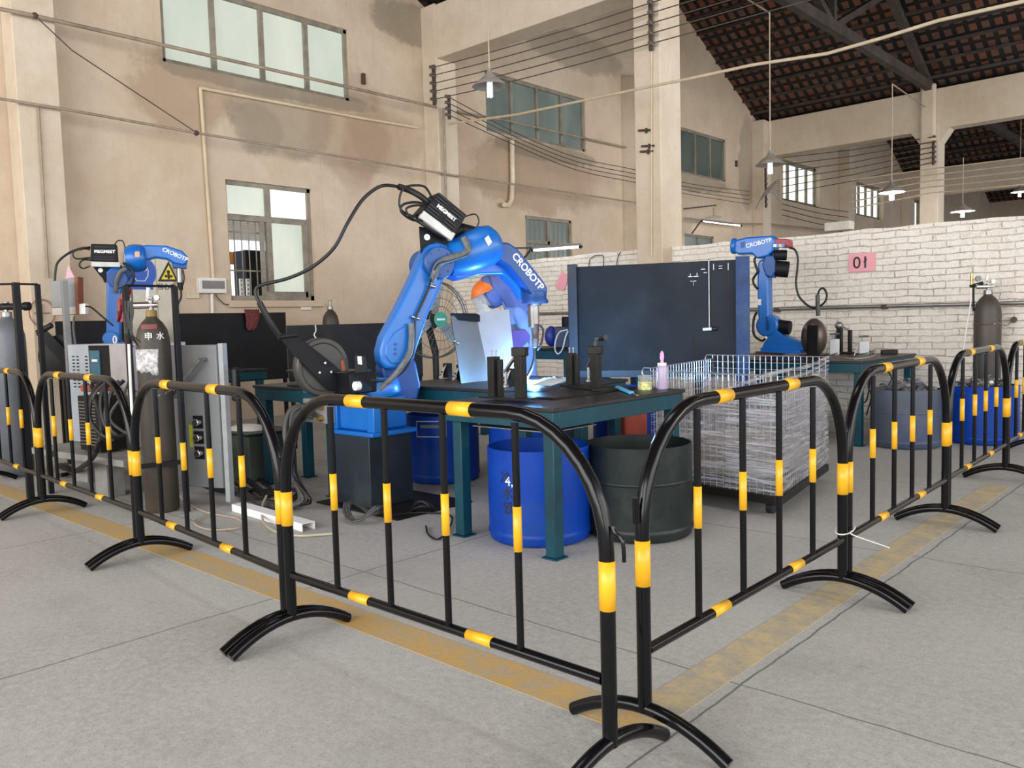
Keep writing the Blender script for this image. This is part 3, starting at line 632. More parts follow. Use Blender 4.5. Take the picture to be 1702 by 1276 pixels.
# ------------------------------------------------------------------ robots
class Plane:
    def __init__(s, A, B):
        s.A = Vector((A[0], A[1], 0)); s.u = (Vector((B[0], B[1], 0))-s.A).normalized(); s.n = Vector((s.u.y, -s.u.x, 0))
    def P(s, px, py, off=0.0):
        v = ray(px, py); t = ((s.A + s.n*off - C0).dot(s.n))/(v.dot(s.n)); return C0 + v*t
    def poly(s, pts, off): return [s.P(x, y, off) for x, y in pts]
def slab(pl, pts, off, th, name, m, par, bevel=0.02, seg=3, **k):
    return MB().prism(pl.poly(pts, off), pl.n*(-th)).build(name, m, par, bevel=bevel, seg=seg, **k)
def hub(pl, px, py, r, o0, o1, name, m, par, bevel=0.008, n=32):
    c = pl.P(px, py, o0); return MB().cyl(c, c + pl.n*(o1-o0), r, n=n).build(name, m, par, bevel=bevel)
def box_px(pl, cs, off, th, name, m, par, bevel=0.008): return slab(pl, cs, off, th, name, m, par, bevel)
M_tape = mat('grey_wrapped_cable', (0.12, 0.12, 0.125), 0.55, 0, 0.3, 30)

pedestal = thing('robot_pedestal', 'dark square steel pedestal under the main blue robot, on a floor plate', 'pedestal', (-4.66, 3.6, 0))
MB().bx(-4.86, -4.47, 3.41, 3.78, 0.012, 0.50).build('column', mat('blue_black_pedestal', (0.012, 0.02, 0.03), 0.5, 0, 0.3, 4, dirt=(0.05, 0.06, 0.06), dirt_amt=0.5), pedestal, bevel=0.004)
MB().bx(-5.0, -4.1, 3.33, 4.0, 0.0, 0.012).build('floor_plate', M_dstl, pedestal)

RP = Plane((-4.58, 3.62), (-4.15, 4.75)); P = RP.P
RB = thing('welding_robot', 'large blue six-axis welding robot with wire feeder, at the centre', 'robot', (-4.66, 3.6, 0.5))
# base casting
MB().bx(-4.92, -4.42, 3.40, 3.80, 0.50, 0.53).build('base_flange', M_blue, RB, bevel=0.006)
MB().bx(-4.84, -4.50, 3.44, 3.78, 0.53, 0.76).build('base_casting', M_blue, RB, bevel=0.02, seg=3)
MB().prism([(-4.50, 3.42, 0.53), (-4.50, 3.42, 0.70), (-4.50, 3.50, 0.74), (-4.50, 3.50, 0.53)], (0.08, 0, 0)).build('base_rib', M_blue, RB, bevel=0.005)
MB().prism([(-4.84, 3.42, 0.53), (-4.84, 3.42, 0.72), (-4.84, 3.50, 0.76), (-4.84, 3.50, 0.53)], (-0.05, 0, 0)).build('base_rib', M_blue, RB, bevel=0.005)
cp = thing  # noqa
cb = MB().bx(-5.16, -4.86, 3.36, 3.60, 0.57, 0.74).build('connector_box', M_gry, RB, bevel=0.006)
for i, (dx, dz) in enumerate(((-5.09, 0.69), (-5.0, 0.70), (-4.92, 0.69), (-5.05, 0.62), (-4.93, 0.61))):
    MB().cyl((dx, 3.36, dz), (dx, 3.325, dz), 0.024, n=14).build('connector', M_cap if i in (0, 4, 2) else M_stl, cb)
hub_c = (-4.66, 3.6)
MB().lathe((-4.64, 3.62, 0.76), (0, 0, 1), [(0, 0), (0.165, 0), (0.175, 0.03), (0.16, 0.1), (0.14, 0.13), (0, 0.13)], 32).build('turret', M_blue, RB)
bp = Plane((-4.58, 3.40), (-4.15, 3.44))
MB().bx(-4.99, -4.50, 3.30, 3.52, 0.80, 0.935).build('junction_box', M_mblk, RB, bevel=0.008)
MB().bx(-5.03, -4.985, 3.28, 3.54, 0.79, 0.94).prism([(-5.03, 3.279, 0.80), (-4.86, 3.295, 0.79), (-4.86, 3.295, 0.935), (-5.03, 3.279, 0.935)], (0, 0.01, 0)).build('junction_box_end', M_blue, RB, bevel=0.006)
MB().bx(-5.03, -4.60, 3.28, 3.56, 0.935, 0.947).build('junction_box_lid', M_top, RB, bevel=0.003)
c = at(596, 641, y=3.30)
MB().cyl((c.x, 3.305, c.z), (c.x, 3.27, c.z), 0.03, n=16).build('cable_gland', M_white, RB)
# shoulder housing
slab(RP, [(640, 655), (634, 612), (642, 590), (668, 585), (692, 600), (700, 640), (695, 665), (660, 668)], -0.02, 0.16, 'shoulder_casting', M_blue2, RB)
# lower arm
la = slab(RP, [(631, 583), (633, 604), (641, 612), (655, 614), (672, 611), (688, 597), (700, 560), (712, 524), (736, 470), (747, 446), (752, 424), (745, 407), (727, 402), (711, 408), (701, 428), (686, 463), (662, 512), (637, 560)], 0.09, 0.15, 'lower_arm', M_blue, RB, bevel=0.022, seg=4)
slab(RP, [(641, 575), (640, 592), (650, 605), (668, 605), (682, 590), (687, 562), (686, 540), (672, 541), (655, 552)], 0.098, 0.03, 'arm_cover', M_blue, la, bevel=0.01)
for dy in (572, 580, 588): hub(RP, 657, dy, 0.011, 0.10, 0.104, 'bolt_ring', M_blue2, la, 0.001, 6)
hub(RP, 662, 590, 0.13, -0.06, -0.22, 'shoulder_motor', M_mblk, RB, 0.02)
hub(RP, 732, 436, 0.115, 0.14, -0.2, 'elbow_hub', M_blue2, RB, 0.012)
for k in range(8):
    a = 2*math.pi*k/8; c = P(732, 436, 0.14) + RP.u*math.cos(a)*0.085 + Vector((0, 0, math.sin(a)*0.085))
    MB().cyl(c, c+RP.n*0.006, 0.008, n=6).build('bolt', M_blue2, RB)
# elbow drum and forearm
A1 = P(742, 436, 0.02); A2 = P(823, 402, 0.02); axd = (A2-A1).normalized(); Ld = (A2-A1).length
el = MB().lathe(A1, axd, [(0, 0), (0.10, 0), (0.135, Ld*0.25), (0.15, Ld*0.5), (0.152, Ld*0.78), (0.135, Ld*0.95), (0.10, Ld*1.02), (0, Ld*1.04)], 36).build('elbow_casting', M_blue, RB, ang=50)
st = P(811, 401, 0.185)
uu = (P(818, 408, 0.185)-P(805, 398, 0.185)).normalized()
sk = MB().prism(RP.poly([(806, 396), (812, 391), (818, 402), (812, 409)], 0.176), RP.n*-0.01).build('warning_sticker', M_white, el)
slab(RP, [(738, 455), (735, 440), (760, 430), (800, 432), (845, 436), (866, 462), (888, 495), (872, 498), (856, 474), (836, 455), (800, 456), (762, 466)], 0.0, 0.13, 'forearm_underside', M_blue, RB, bevel=0.018)
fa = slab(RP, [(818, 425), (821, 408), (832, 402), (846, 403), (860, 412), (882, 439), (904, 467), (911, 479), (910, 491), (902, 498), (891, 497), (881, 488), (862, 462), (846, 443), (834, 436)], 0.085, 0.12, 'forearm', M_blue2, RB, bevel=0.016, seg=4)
tu = (P(902, 482, 0.087)-P(857, 428, 0.087)).normalized()
text('lettering', 'CROBOTP', M_wht, fa, P(877.6, 451.6, 0.0862), tu, (0, 0, 1), 0.074, bold=0.0015)
# wrist and torch
MB().lathe(P(889, 491, 0.02), (0, 0, -1), [(0, -0.04), (0.085, -0.03), (0.088, 0.02), (0.10, 0.04), (0.10, 0.06), (0, 0.06)], 30).build('wrist', M_blue2, RB, bevel=0.004)
wr = P(889, 503, 0.0)
tq = MB()
tq.cyl(wr+Vector((0, 0, 0.02)), wr+Vector((0, 0, -0.02)), 0.05).cyl(wr+Vector((0, 0, -0.02)), wr+Vector((0, 0, -0.17)), 0.03).build('torch_mount', M_stl, RB, bevel=0.004)
MB().box(wr+Vector((0.0, 0.0, -0.1))-RP.u*0.035, (0.03, 0.05, 0.17), rz=math.atan2(RP.u.y, RP.u.x)).build('torch_bracket', M_stl, RB, bevel=0.004)
tp = [P(889, 538), P(890, 560), P(889, 580), P(888, 600), P(883, 617), P(876, 630)]
MB().cyl(P(889, 538), P(890, 562), 0.034, 0.024).cyl(P(890, 562), P(889, 578), 0.03, 0.018).build('torch_body', mat('torch_brown', (0.13, 0.09, 0.08), 0.5, 0.3), RB, bevel=0.003)
MB().tube([P(889, 576), P(888, 596), P(883, 613), P(877, 625)], 0.012, 10, sm=5).build('torch_neck', M_rub, RB)
MB().cyl(P(877, 625), P(875, 631), 0.012, 0.009).build('torch_nozzle', M_cap, RB)
MB().tube([P(897, 540, 0.05), P(903, 550, 0.06), P(899, 572, 0.05), P(893, 582, 0.02)], 0.008, 8, sm=4).build('torch_lead', M_rub, RB)
# feeder
br = slab(RP, [(697, 376), (762, 388), (755, 400), (735, 412), (712, 430), (703, 438), (700, 425)], 0.03, 0.012, 'feeder_bracket', M_mblk, RB, bevel=0.002)
hub(RP, 710, 394, 0.022, 0.034, 0.0305, 'bracket_disc', M_wht, br, 0.0)
fd = slab(RP, [(730, 319), (776, 357), (757, 391), (700, 353)], 0.12, 0.20, 'wire_feeder', M_mblk, RB, bevel=0.008)
Fu = (P(776, 357, 0.12)-P(730, 319, 0.12)).normalized(); Fv = (P(730, 319, 0.12)-P(700, 353, 0.12)); Fv = (Fv-Fu*Fv.dot(Fu)).normalized()
FC = P(741, 355, 0.12); W2 = (P(776, 357, 0.12)-P(730, 319, 0.12)).length; H2 = (P(730, 319, 0.12)-P(700, 353, 0.12)).length
text('lettering', 'MEGMEET', M_wht, fd, FC+RP.n*0.007+Fv*0.005+Fu*0.0, Fu, Fv, 0.038, bold=0.0015)
for (fx, fy) in ((-0.30, 0.27), (-0.32, -0.22), (0.27, 0.22), (0.24, -0.27)):
    g = MB()
    for k in (-1, 0, 1):
        cc = FC + Fu*(fx*W2) + Fv*(fy*H2 + k*0.022) + RP.n*0.004
        g.beam(cc-Fu*0.05, cc+Fu*0.05, 0.008, 0.01, up=RP.n)
    g.build('vent_ridges', M_rub, fd)
MB().beam(P(699, 356, 0.10), P(752, 395, 0.10), 0.06, 0.05, up=RP.n).build('feeder_tray', mat('frosted_tray', (0.55, 0.55, 0.53), 0.4), RB, bevel=0.006)
MB().cyl(P(766, 382, 0.0), P(790, 386, 0.0), 0.05, 0.04).cyl(P(742, 392, 0.02), P(768, 380, 0.02), 0.035).build('wire_motor', M_mblk, RB, bevel=0.006)
def cab(pts, r, m, par=None, off=0.0, pl=RP, name='cable', sm=5, n=8):
    return MB().tube([pl.P(p[0], p[1], p[2] if len(p) > 2 else off) for p in pts], r, n, sm=sm).build(name, m, par)
cab([(722, 338, 0.05), (708, 312, 0.08), (690, 308, 0.1), (672, 312, 0.1), (664, 330, 0.1), (668, 350, 0.1), (695, 362, 0.08), (716, 366, 0.05)], 0.008, M_rub, RB)
cab([(712, 340, 0.08), (690, 336, 0.1), (670, 340, 0.12), (667, 352, 0.12), (685, 365, 0.1), (705, 366, 0.1)], 0.009, M_rub, RB)
cab([(716, 346, 0.1), (695, 341, 0.12), (676, 346, 0.12), (680, 358, 0.12), (700, 372, 0.1), (730, 390, 0.1), (748, 398, 0.1)], 0.008, M_rub, RB)
cab([(772, 360, 0.05), (790, 356, 0.04), (796, 368, 0.03), (790, 382, 0.03)], 0.005, M_rub, RB)
cab([(770, 395, 0.14), (778, 412, 0.17), (772, 422, 0.18), (750, 428, 0.19), (730, 438, 0.18), (722, 455, 0.17), (720, 466, 0.14)], 0.024, M_tape, RB, n=12)
cab([(776, 402, 0.15), (778, 420, 0.19), (752, 432, 0.2), (728, 440, 0.2), (718, 462, 0.16), (712, 480, 0.12), (700, 508, 0.12), (690, 532, 0.12), (689, 565, 0.12), (686, 590, 0.12), (674, 612, 0.12), (655, 628, 0.1), (636, 633, 0.1), (615, 632, 0.12), (603, 641, 0.13)], 0.010, M_rub, RB, name='cable')
cab([(683, 537, 0.13), (684, 560, 0.14), (681, 586, 0.15), (668, 608, 0.15), (654, 626, 0.12), (638, 640, 0.1), (630, 648, 0.1)], 0.021, M_tape, RB, n=12)
for q in ((716, 475), (690, 528)): MB().cyl(P(q[0]-6, q[1]-2, 0.115), P(q[0]+7, q[1]+2, 0.115), 0.012, n=10).build('cable_clamp', M_chr, RB)
wc = thing('welding_wire_conduit', 'thick black conduit looping from the wire feeder to the reel', 'cable', P(720, 338, 0.03))
MB().tube([P(x, y, o) for x, y, o in ((720, 345, 0.04), (700, 327, 0.04), (680, 316, 0.0), (662, 310, 0.0))], 0.022, 12, sm=5).build('sleeve', M_rub, wc)
MB().tube([P(662, 310, 0.0)] + [at(x, y, d=d) for x, y, d in ((640, 308, 5.55), (622, 315, 5.5), (600, 335, 5.45), (577, 372, 5.4), (555, 412, 5.4), (520, 443, 5.4), (480, 462, 5.4), (440, 472, 5.4), (427, 478, 5.4), (425, 489, 5.4), (432, 505, 5.4))], 0.0115, 10, sm=6).build('hose', M_rub, wc)
MB().tube([at(x, y, d=d) for x, y, d in ((431, 502, 5.4), (440, 519, 5.42), (452, 540, 5.45), (466, 561, 5.5))], 0.02, 10, sm=4).build('strain_relief', M_rub, wc)

# ------------------------------------------------------------------ wire reel
RL = Plane((at(537, 610, d=5.55).x, at(537, 610, d=5.55).y), (at(600, 610, d=5.75).x, at(600, 610, d=5.75).y))
rl = thing('wire_reel', 'round grey wire reel with a slanted black guard strip', 'reel', RL.P(537, 610))
rc = RL.P(537, 610)
MB().lathe(rc, RL.n, [(0, -0.06), (0.19, -0.06), (0.196, -0.05), (0.196, 0.0), (0.188, 0.012), (0.165, 0.012), (0.155, 0.004), (0, 0.004)], 48).build('disc', mat('reel_grey', (0.055, 0.053, 0.048), 0.45, 0.2, 0.15, 4, dirt=(0.05, 0.05, 0.045), dirt_amt=0.5), rl)
slab(RL, [(463, 558), (492, 556), (556, 606), (573, 622), (576, 650), (548, 650), (496, 596), (487, 590)], 0.03, 0.008, 'guard_strip', M_mblk, rl, bevel=0.002)
MB().cyl(RL.P(463, 560, 0.03), RL.P(493, 556, 0.03), 0.016).build('strip_end', M_dstl, rl)
for q in ((540, 603), (550, 618), (531, 619)): hub(RL, q[0], q[1], 0.009, 0.03, 0.036, 'bolt', M_chr, rl, 0.001, 12)
MB().prism(RL.poly([(566, 600), (575, 596), (578, 612), (568, 618)], 0.0055), RL.n*0.001).build('red_sticker', M_red, rl)
MB().beam(RL.P(545, 625, -0.04), RL.P(580, 672, -0.04), 0.05, 0.03, up=RL.n).build('mounting_arm', M_mblk, rl)
# ------------------------------------------------------------------ cable spool on the left table
c = Vector((-5.52, 3.72, Z)); sp = thing('cable_spool', 'black plastic spool lying flat on the teal table', 'spool', c)
MB().cyl(c, c+Vector((0, 0, 0.012)), 0.22, n=40).build('lower_flange', M_rub, sp); MB().cyl(c+Vector((0, 0, 0.11)), c+Vector((0, 0, 0.122)), 0.22, n=40).build('upper_flange', M_rub, sp)
MB().cyl(c+Vector((0, 0, 0.012)), c+Vector((0, 0, 0.11)), 0.13, n=32).build('core', M_mblk, sp)

# ------------------------------------------------------------------ arc, sparks
tip = P(880, 634, -0.02)
arc = bpy.data.lights.new('welding_arc', 'POINT'); arc.energy = 95; arc.color = (0.16, 0.48, 1.0); arc.shadow_soft_size = 0.02
ao = bpy.data.objects.new('welding_arc', arc); COL.objects.link(ao); ao.location = tip + Vector((0.05, 0.0, 0.05))
wk = thing('welded_bracket', 'fan of small steel strips glowing blue under the arc', 'workpiece', at(905, 640, z=Z))
random.seed(5)
for k in range(6):
    a = at(882+k*4, 640, z=Z+0.01); b = at(905+k*8, 628-(k % 3), z=Z+0.03)
    MB().prism([a, at(893+k*4.5, 641, z=Z+0.01), at(913+k*7, 630, z=Z+0.05), b], (0, 0, 0.004)).build('strip', M_sheet, wk)
MB().ball(tip, 0.012, 8).build('arc_point', mat('arc_glow', (0.8, 0.9, 1), emit=(0.55, 0.85, 1.0), estr=25.0), wk)

# ------------------------------------------------------------------ folded sheet-metal box on the table
bxm = thing('sheet_metal_box', 'tall folded sheet metal box, brown left face and bright front sheet', 'metal box', at(790, 636, z=Z))
M_brs = mat('brownish_sheet', (0.13, 0.112, 0.095), 0.5, 0.1, 0.12, 4)
q0 = at(766, 637, z=Z); q1 = at(815, 632, z=Z); q2 = at(856, 612, z=Z)
def up(q, px, py):  # point above plan point of pixel ray at same distance
    return at(px, py, d=(RX[2]*q.x + RY[2]*q.y + RZ[2]*(q.z-CAMH)))
f = [q0, q1, up(q1, 793, 532), up(q0, 749, 531)]
MB().prism(f, (0, 0.006, 0)).build('left_face', M_brs, bxm)
dk = MB().prism([up(q0, 749, 531), up(q1, 793, 532), up(q1, 793, 521), up(q0, 749, 520)], (0.0, 0.25, -0.02)).build('open_top', M_mblk, bxm)
MB().prism([up(q1, 791, 519), up(q1, 846, 514), up(q1, 857, 618), up(q1, 838, 626), up(q1, 812, 630)], (-0.004, 0.006, 0)).build('front_sheet', mat('bare_sheet_face', (0.33, 0.345, 0.36), 0.45, 0.1, 0.08, 7), bxm)
MB().prism([q0, up(q0, 749, 525), up(q0, 749, 525)+Vector((-0.03, 0.28, 0)), q0+Vector((-0.03, 0.28, 0))], (0.004, 0, 0)).build('side_face', M_brs, bxm)
for px, py in ((757, 567), (763, 570)): MB().ball(up(q0, px, py)+Vector((0, -0.01, 0)), 0.012, 8).build('shiny_knob', M_chr, bxm)

# ------------------------------------------------------------------ clamp fixtures
def fixture(cA, cB, h, label):
    T = thing('clamp_fixture', label, 'clamp', cA)
    base = (cA+cB)/2
    MB().box((base.x, base.y, cA.z+0.006), ((cB-cA).length+0.14, 0.12, 0.012), rz=math.atan2(cB.y-cA.y, cB.x-cA.x)).build('base_bar', M_dstl, T, bevel=0.002)
    blk = MB().box((cA.x, cA.y, cA.z+h/2), (0.05, 0.06, h)).box((cA.x+0.04, cA.y+0.01, cA.z+h*0.47), (0.03, 0.03, h*0.92)).build('stop_block', M_dstl, T, bevel=0.003)
    for d in (-0.012, 0.02): MB().cyl((cA.x+d, cA.y, cA.z+h), (cA.x+d, cA.y, cA.z+h+0.03), 0.004).cyl((cA.x+d, cA.y, cA.z+h+0.03), (cA.x+d, cA.y, cA.z+h+0.036), 0.008).build('screw', M_stl, blk)
    MB().box((cB.x, cB.y, cB.z+h*0.52), (0.055, 0.05, h*1.04)).build('clamp_post', M_dstl, T, bevel=0.003)
    top = Vector((cB.x, cB.y, cB.z+h*1.04)); ax_ = (cA-cB); ax_.z = 0; ax_.normalize()
    MB().box(top+Vector((0, 0, 0.02)), (0.09, 0.045, 0.05), rz=0.2).build('clamp_head', M_dstl, T, bevel=0.004)
    MB().beam(top+Vector((0, 0, 0.03)), top+ax_*0.13+Vector((0, 0, -0.10)), 0.022, 0.014).cyl(top+ax_*0.12+Vector((0, 0, -0.08)), top+ax_*0.12+Vector((0, 0, -0.17)), 0.008).cyl(top+ax_*0.12+Vector((0, 0, -0.17)), top+ax_*0.12+Vector((0, 0, -0.185)), 0.018).build('clamp_arm', M_stl, T, bevel=0.002)
    return T, top, ax_
T1, top, ax_ = fixture(at(822, 661, z=Z+0.012), at(866, 664, z=Z+0.012), 0.24, 'dark clamp fixture at the near end of the table')
T2, top, ax_ = fixture(at(950, 641, z=Z+0.012), at(991, 648, z=Z+0.012), 0.22, 'dark clamp fixture with a raised lever, by the screen post')
MB().cyl(top+Vector((0, 0, 0.05)), top-ax_*0.02+Vector((0, 0, 0.09)), 0.012).cyl(top-ax_*0.02+Vector((0, 0, 0.085)), top-ax_*0.15+Vector((0, 0, 0.10)), 0.012).build('lever', M_stl, T2)
MB().cyl(top-ax_*0.08+Vector((0, 0, 0.092)), top-ax_*0.155+Vector((0, 0, 0.10)), 0.016).build('lever_grip', M_rub, T2)
for i, (px, py) in enumerate(((733, 628), (755, 631), (838, 641))):
    c = at(px, py, z=Z+0.0)
    t = thing('hinge_plate', ('left one of the pale drilled plates beside the fan stand', 'pale drilled plate next to the brown box face', 'pale drilled plate between the near clamp posts')[i], 'plate', c)
    MB().prism([c+Vector((-0.03, 0, 0.0)), c+Vector((0.02, -0.02, 0.0)), c+Vector((0.045, 0.02, 0.11)), c+Vector((0.0, 0.04, 0.11))], (0, 0.006, 0)).build('plate', M_sheet, t)
    MB().cyl(c+Vector((0.01, 0.005, 0.05)), c+Vector((0.01, -0.002, 0.05)), 0.008, n=10).cyl(c+Vector((0.0, -0.0, 0.028)), c+Vector((0.0, -0.007, 0.028)), 0.005, n=8).build('hole', M_ink, t)
    MB().box(c+Vector((0.03, 0.05, 0.06)), (0.06, 0.05, 0.12)).build('bracket', M_dstl, t, bevel=0.003)
# table-top bits
c = at(1101, 650, z=Z); c = at(1101, 646, z=Z)
bt = thing('squeeze_bottle', 'translucent lilac bottle with a pink pointed nozzle', 'bottle', c)
MB().lathe(c, (0, 0, 1), [(0, 0), (0.032, 0), (0.034, 0.01), (0.034, 0.125), (0.03, 0.14), (0.026, 0.15)], 24).build('body', mat('lilac_plastic', (0.42, 0.34, 0.48), 0.25, 0, 0.05, 5), bt)
MB().cyl(c+Vector((0, 0, 0.148)), c+Vector((0, 0, 0.165)), 0.028).build('cap', M_white, bt)
MB().lathe(c+Vector((0, 0, 0.165)), (0, 0, 1), [(0.012, 0), (0.009, 0.012), (0.014, 0.035), (0.012, 0.06), (0.004, 0.075), (0, 0.076)], 14).build('nozzle', mat('pink_plastic', (0.75, 0.35, 0.6), 0.4), bt)
c = at(1072, 647, z=Z)
tp_ = thing('tape_roll', 'roll of pale yellow-green patterned tape standing by the bottle', 'tape', c)
MB().lathe(c, (0, 0, 1), [(0.027, 0), (0.044, 0), (0.044, 0.05), (0.027, 0.05), (0.027, 0)], 28).build('roll', mat('patterned_tape', (0.55, 0.56, 0.22), 0.4, 0, 0.5, 60), tp_)
MB().lathe(c, (0, 0, 1), [(0.042, 0.05), (0.043, 0.09)], 28).build('clear_sleeve', mat('clear_sleeve', (0.4, 0.42, 0.4), 0.2, alpha=0.45), tp_)
a, b = at(1026, 643, z=Z+0.015), at(1050, 653, z=Z+0.012)
kn = thing('utility_knife', 'light blue handled knife lying on the table edge', 'knife', a)
MB().beam(a, b, 0.03, 0.018).build('handle', mat('sky_blue_plastic', (0.10, 0.42, 0.72), 0.4), kn, bevel=0.006)
MB().beam(b, b+(b-a)*0.35, 0.014, 0.004).build('blade', M_stl, kn)
t = thing('torch_lead', 'thin black lead lying across the table below the glowing work', 'cable', at(900, 655, z=Z))
MB().tube([at(x, y, z=Z+0.008) for x, y in ((870, 650), (890, 652), (912, 651), (930, 643), (942, 640))], 0.006, 8, sm=4).build('lead', M_rub, t)

c = at(600, 628, z=Z)
t = thing('sensor_stand', 'small black upright bracket with a white label behind the robot junction box', 'bracket', c)
MB().prism([at(591, 640, d=5.6), at(612, 640, d=5.6), at(608, 592, d=5.6), at(589, 590, d=5.6)], Vector((RX[2], RY[2], 0))*0.02).build('upright', M_mblk, t, bevel=0.002)
MB().prism([at(595, 605, d=5.595), at(602, 606, d=5.595), at(601, 592, d=5.595), at(594, 592, d=5.595)], Vector((RX[2], RY[2], 0))*-0.001).build('label', M_white, t)
MB().box(at(598, 650, d=5.6), (0.05, 0.05, 0.14)).build('foot', M_mblk, t, bevel=0.003)
# ------------------------------------------------------------------ second robot (left)
Q0 = at(190, 560, d=8.3)
R2 = Plane((Q0.x, Q0.y), (Q0.x+0.45, Q0.y+1.0)); P = R2.P
RB = thing('welding_robot', 'blue welding robot at the left, arm reaching over the gas bottle', 'robot', (Q0.x, Q0.y, 0.9))
ped = thing('robot_pedestal', 'dark steel pedestal under the left robot', 'pedestal', (Q0.x, Q0.y, 0))
MB().bx(Q0.x-0.22, Q0.x+0.22, Q0.y-0.22, Q0.y+0.22, 0, 0.86).build('column', M_mblk, ped, bevel=0.01)
MB().bx(Q0.x-0.24, Q0.x+0.24, Q0.y-0.24, Q0.y+0.24, 0.86, 0.90).build('base_flange', M_blue, RB, bevel=0.006)
MB().lathe((Q0.x, Q0.y, 0.90), (0, 0, 1), [(0, 0), (0.17, 0), (0.18, 0.04), (0.15, 0.2), (0, 0.2)], 28).build('turret', M_blue2, RB)
hub(R2, 184, 563, 0.075, 0.13, -0.1, 'shoulder_hub', M_blue, RB)
slab(R2, [(176, 571), (177, 505), (177, 452), (183, 445), (194, 443), (205, 447), (208, 458), (204, 480), (201, 520), (201, 571)], 0.08, 0.15, 'lower_arm', M_blue, RB, bevel=0.02)
slab(R2, [(178, 600), (180, 566), (200, 562), (212, 580), (214, 600)], 0.0, 0.16, 'shoulder_casting', M_blue2, RB)
hub(R2, 195, 463, 0.095, 0.13, -0.18, 'elbow_hub', M_blue2, RB)
slab(R2, [(192, 475), (196, 445), (214, 440), (226, 448), (212, 470), (204, 478)], 0.02, 0.12, 'elbow_link', M_blue2, RB)
A1 = P(208, 430, 0.02); A2 = P(243, 428, 0.02); axd = (A2-A1).normalized(); Ld = (A2-A1).length
MB().lathe(A1, axd, [(0, 0), (0.10, 0), (0.135, Ld*0.25), (0.14, Ld*0.5), (0.132, Ld*0.85), (0.10, Ld*1.0), (0, Ld*1.03)], 32).build('elbow_casting', M_blue, RB, ang=50)
MB().prism(R2.poly([(224, 418), (232, 418), (232, 427), (224, 427)], 0.162), R2.n*-0.01).build('warning_sticker', mat('sticker_orange', (0.7, 0.35, 0.2), 0.5), RB)
fa = slab(R2, [(232, 408), (245, 406.5), (277.5, 408), (303, 416.5), (312.8, 427), (311.6, 437.6), (304, 441), (289, 437.6), (277.5, 430.6), (258.7, 428), (240, 434), (232, 430)], 0.07, 0.14, 'forearm', M_blue, RB, bevel=0.018, seg=4)
text('lettering', 'CROBOTP', M_wht, fa, P(291, 423, 0.0715), P(303, 428, 0.07)-P(279, 417.5, 0.07), (0, 0, 1), 0.055, bold=0.001)
slab(R2, [(285, 437), (311, 439), (310, 446), (288, 445)], 0.05, 0.12, 'wrist', M_blue2, RB, bevel=0.006)
w = P(299, 445, 0)
MB().cyl(P(298, 445, 0), P(299, 470, 0), 0.03).build('torch_mount', M_stl, RB, bevel=0.004)
MB().cyl(P(299, 470, 0), P(301, 482, 0), 0.03, 0.02).build('torch_body', M_dstl, RB)
cab([(301, 482, 0), (301, 494, 0), (297, 503, 0), (294, 512, 0)], 0.011, M_rub, RB, pl=R2, name='torch_neck')
cab([(304, 448, 0.02), (306, 462, 0.03), (304, 474, 0.02)], 0.008, M_rub, RB, pl=R2, name='torch_lead')
slab(R2, [(152, 440), (203, 441), (200, 448), (180, 468), (174, 470), (170, 462), (166, 458)], 0.0, 0.012, 'feeder_bracket', M_mblk, RB, bevel=0.0)
hub(R2, 167, 449, 0.022, 0.004, 0.0005, 'bracket_disc', M_wht, RB, 0)
fd = slab(R2, [(151, 405), (194, 406), (196, 436), (150, 434)], 0.12, 0.2, 'wire_feeder', M_mblk, RB, bevel=0.01)
g = MB()
for zz in (410, 414.5, 427, 431): g.beam(P(156, zz, 0.123), P(190, zz+0.5, 0.123), 0.008, 0.01, up=R2.n)
g.build('vent_ridges', M_rub, fd)
text('lettering', 'MEGMEET', M_wht, fd, P(174, 418, 0.1215), P(190, 418.3, 0.12)-P(158, 417.6, 0.12), (0, 0, 1), 0.042, bold=0.0015)
MB().beam(P(152, 439, 0.1), P(200, 440, 0.1), 0.05, 0.05, up=R2.n).build('feeder_tray', mat('frosted_tray', (0.55, 0.55, 0.53), 0.4), RB, bevel=0.006)
cab([(150, 410, 0.1), (138, 413, 0.12), (124, 417, 0.1), (121, 424, 0.1), (128, 430, 0.1), (150, 428, 0.08)], 0.008, M_rub, RB, pl=R2)
cab([(152, 432, 0.1), (138, 432, 0.12), (132, 440, 0.12), (138, 446, 0.1), (150, 442, 0.1)], 0.008, M_rub, RB, pl=R2)
cab([(190, 407, 0.1), (196, 400, 0.1), (204, 401, 0.1), (208, 412, 0.1)], 0.006, M_rub, RB, pl=R2)
cab([(205, 437, 0.16), (216, 444, 0.18), (222, 456, 0.18), (220, 470, 0.16), (212, 478, 0.14), (204, 486, 0.12)], 0.014, M_rub, RB, pl=R2)
cab([(210, 446, 0.17), (200, 452, 0.17), (194, 466, 0.15), (192, 486, 0.12)], 0.022, M_tape, RB, pl=R2)
cab([(150, 414), (140, 412), (132, 414)], 0.015, M_red, RB, pl=R2, name='red_plug')
wc = thing('welding_wire_conduit', 'thin black conduit arching from the left robot feeder to the steel box', 'cable', P(133, 414))
MB().tube([P(x, y, 0.05) for x, y in ((150, 411), (130, 414), (112, 422), (96, 436), (92, 452), (91, 468))], 0.011, 8, sm=5).build('hose', M_rub, wc)

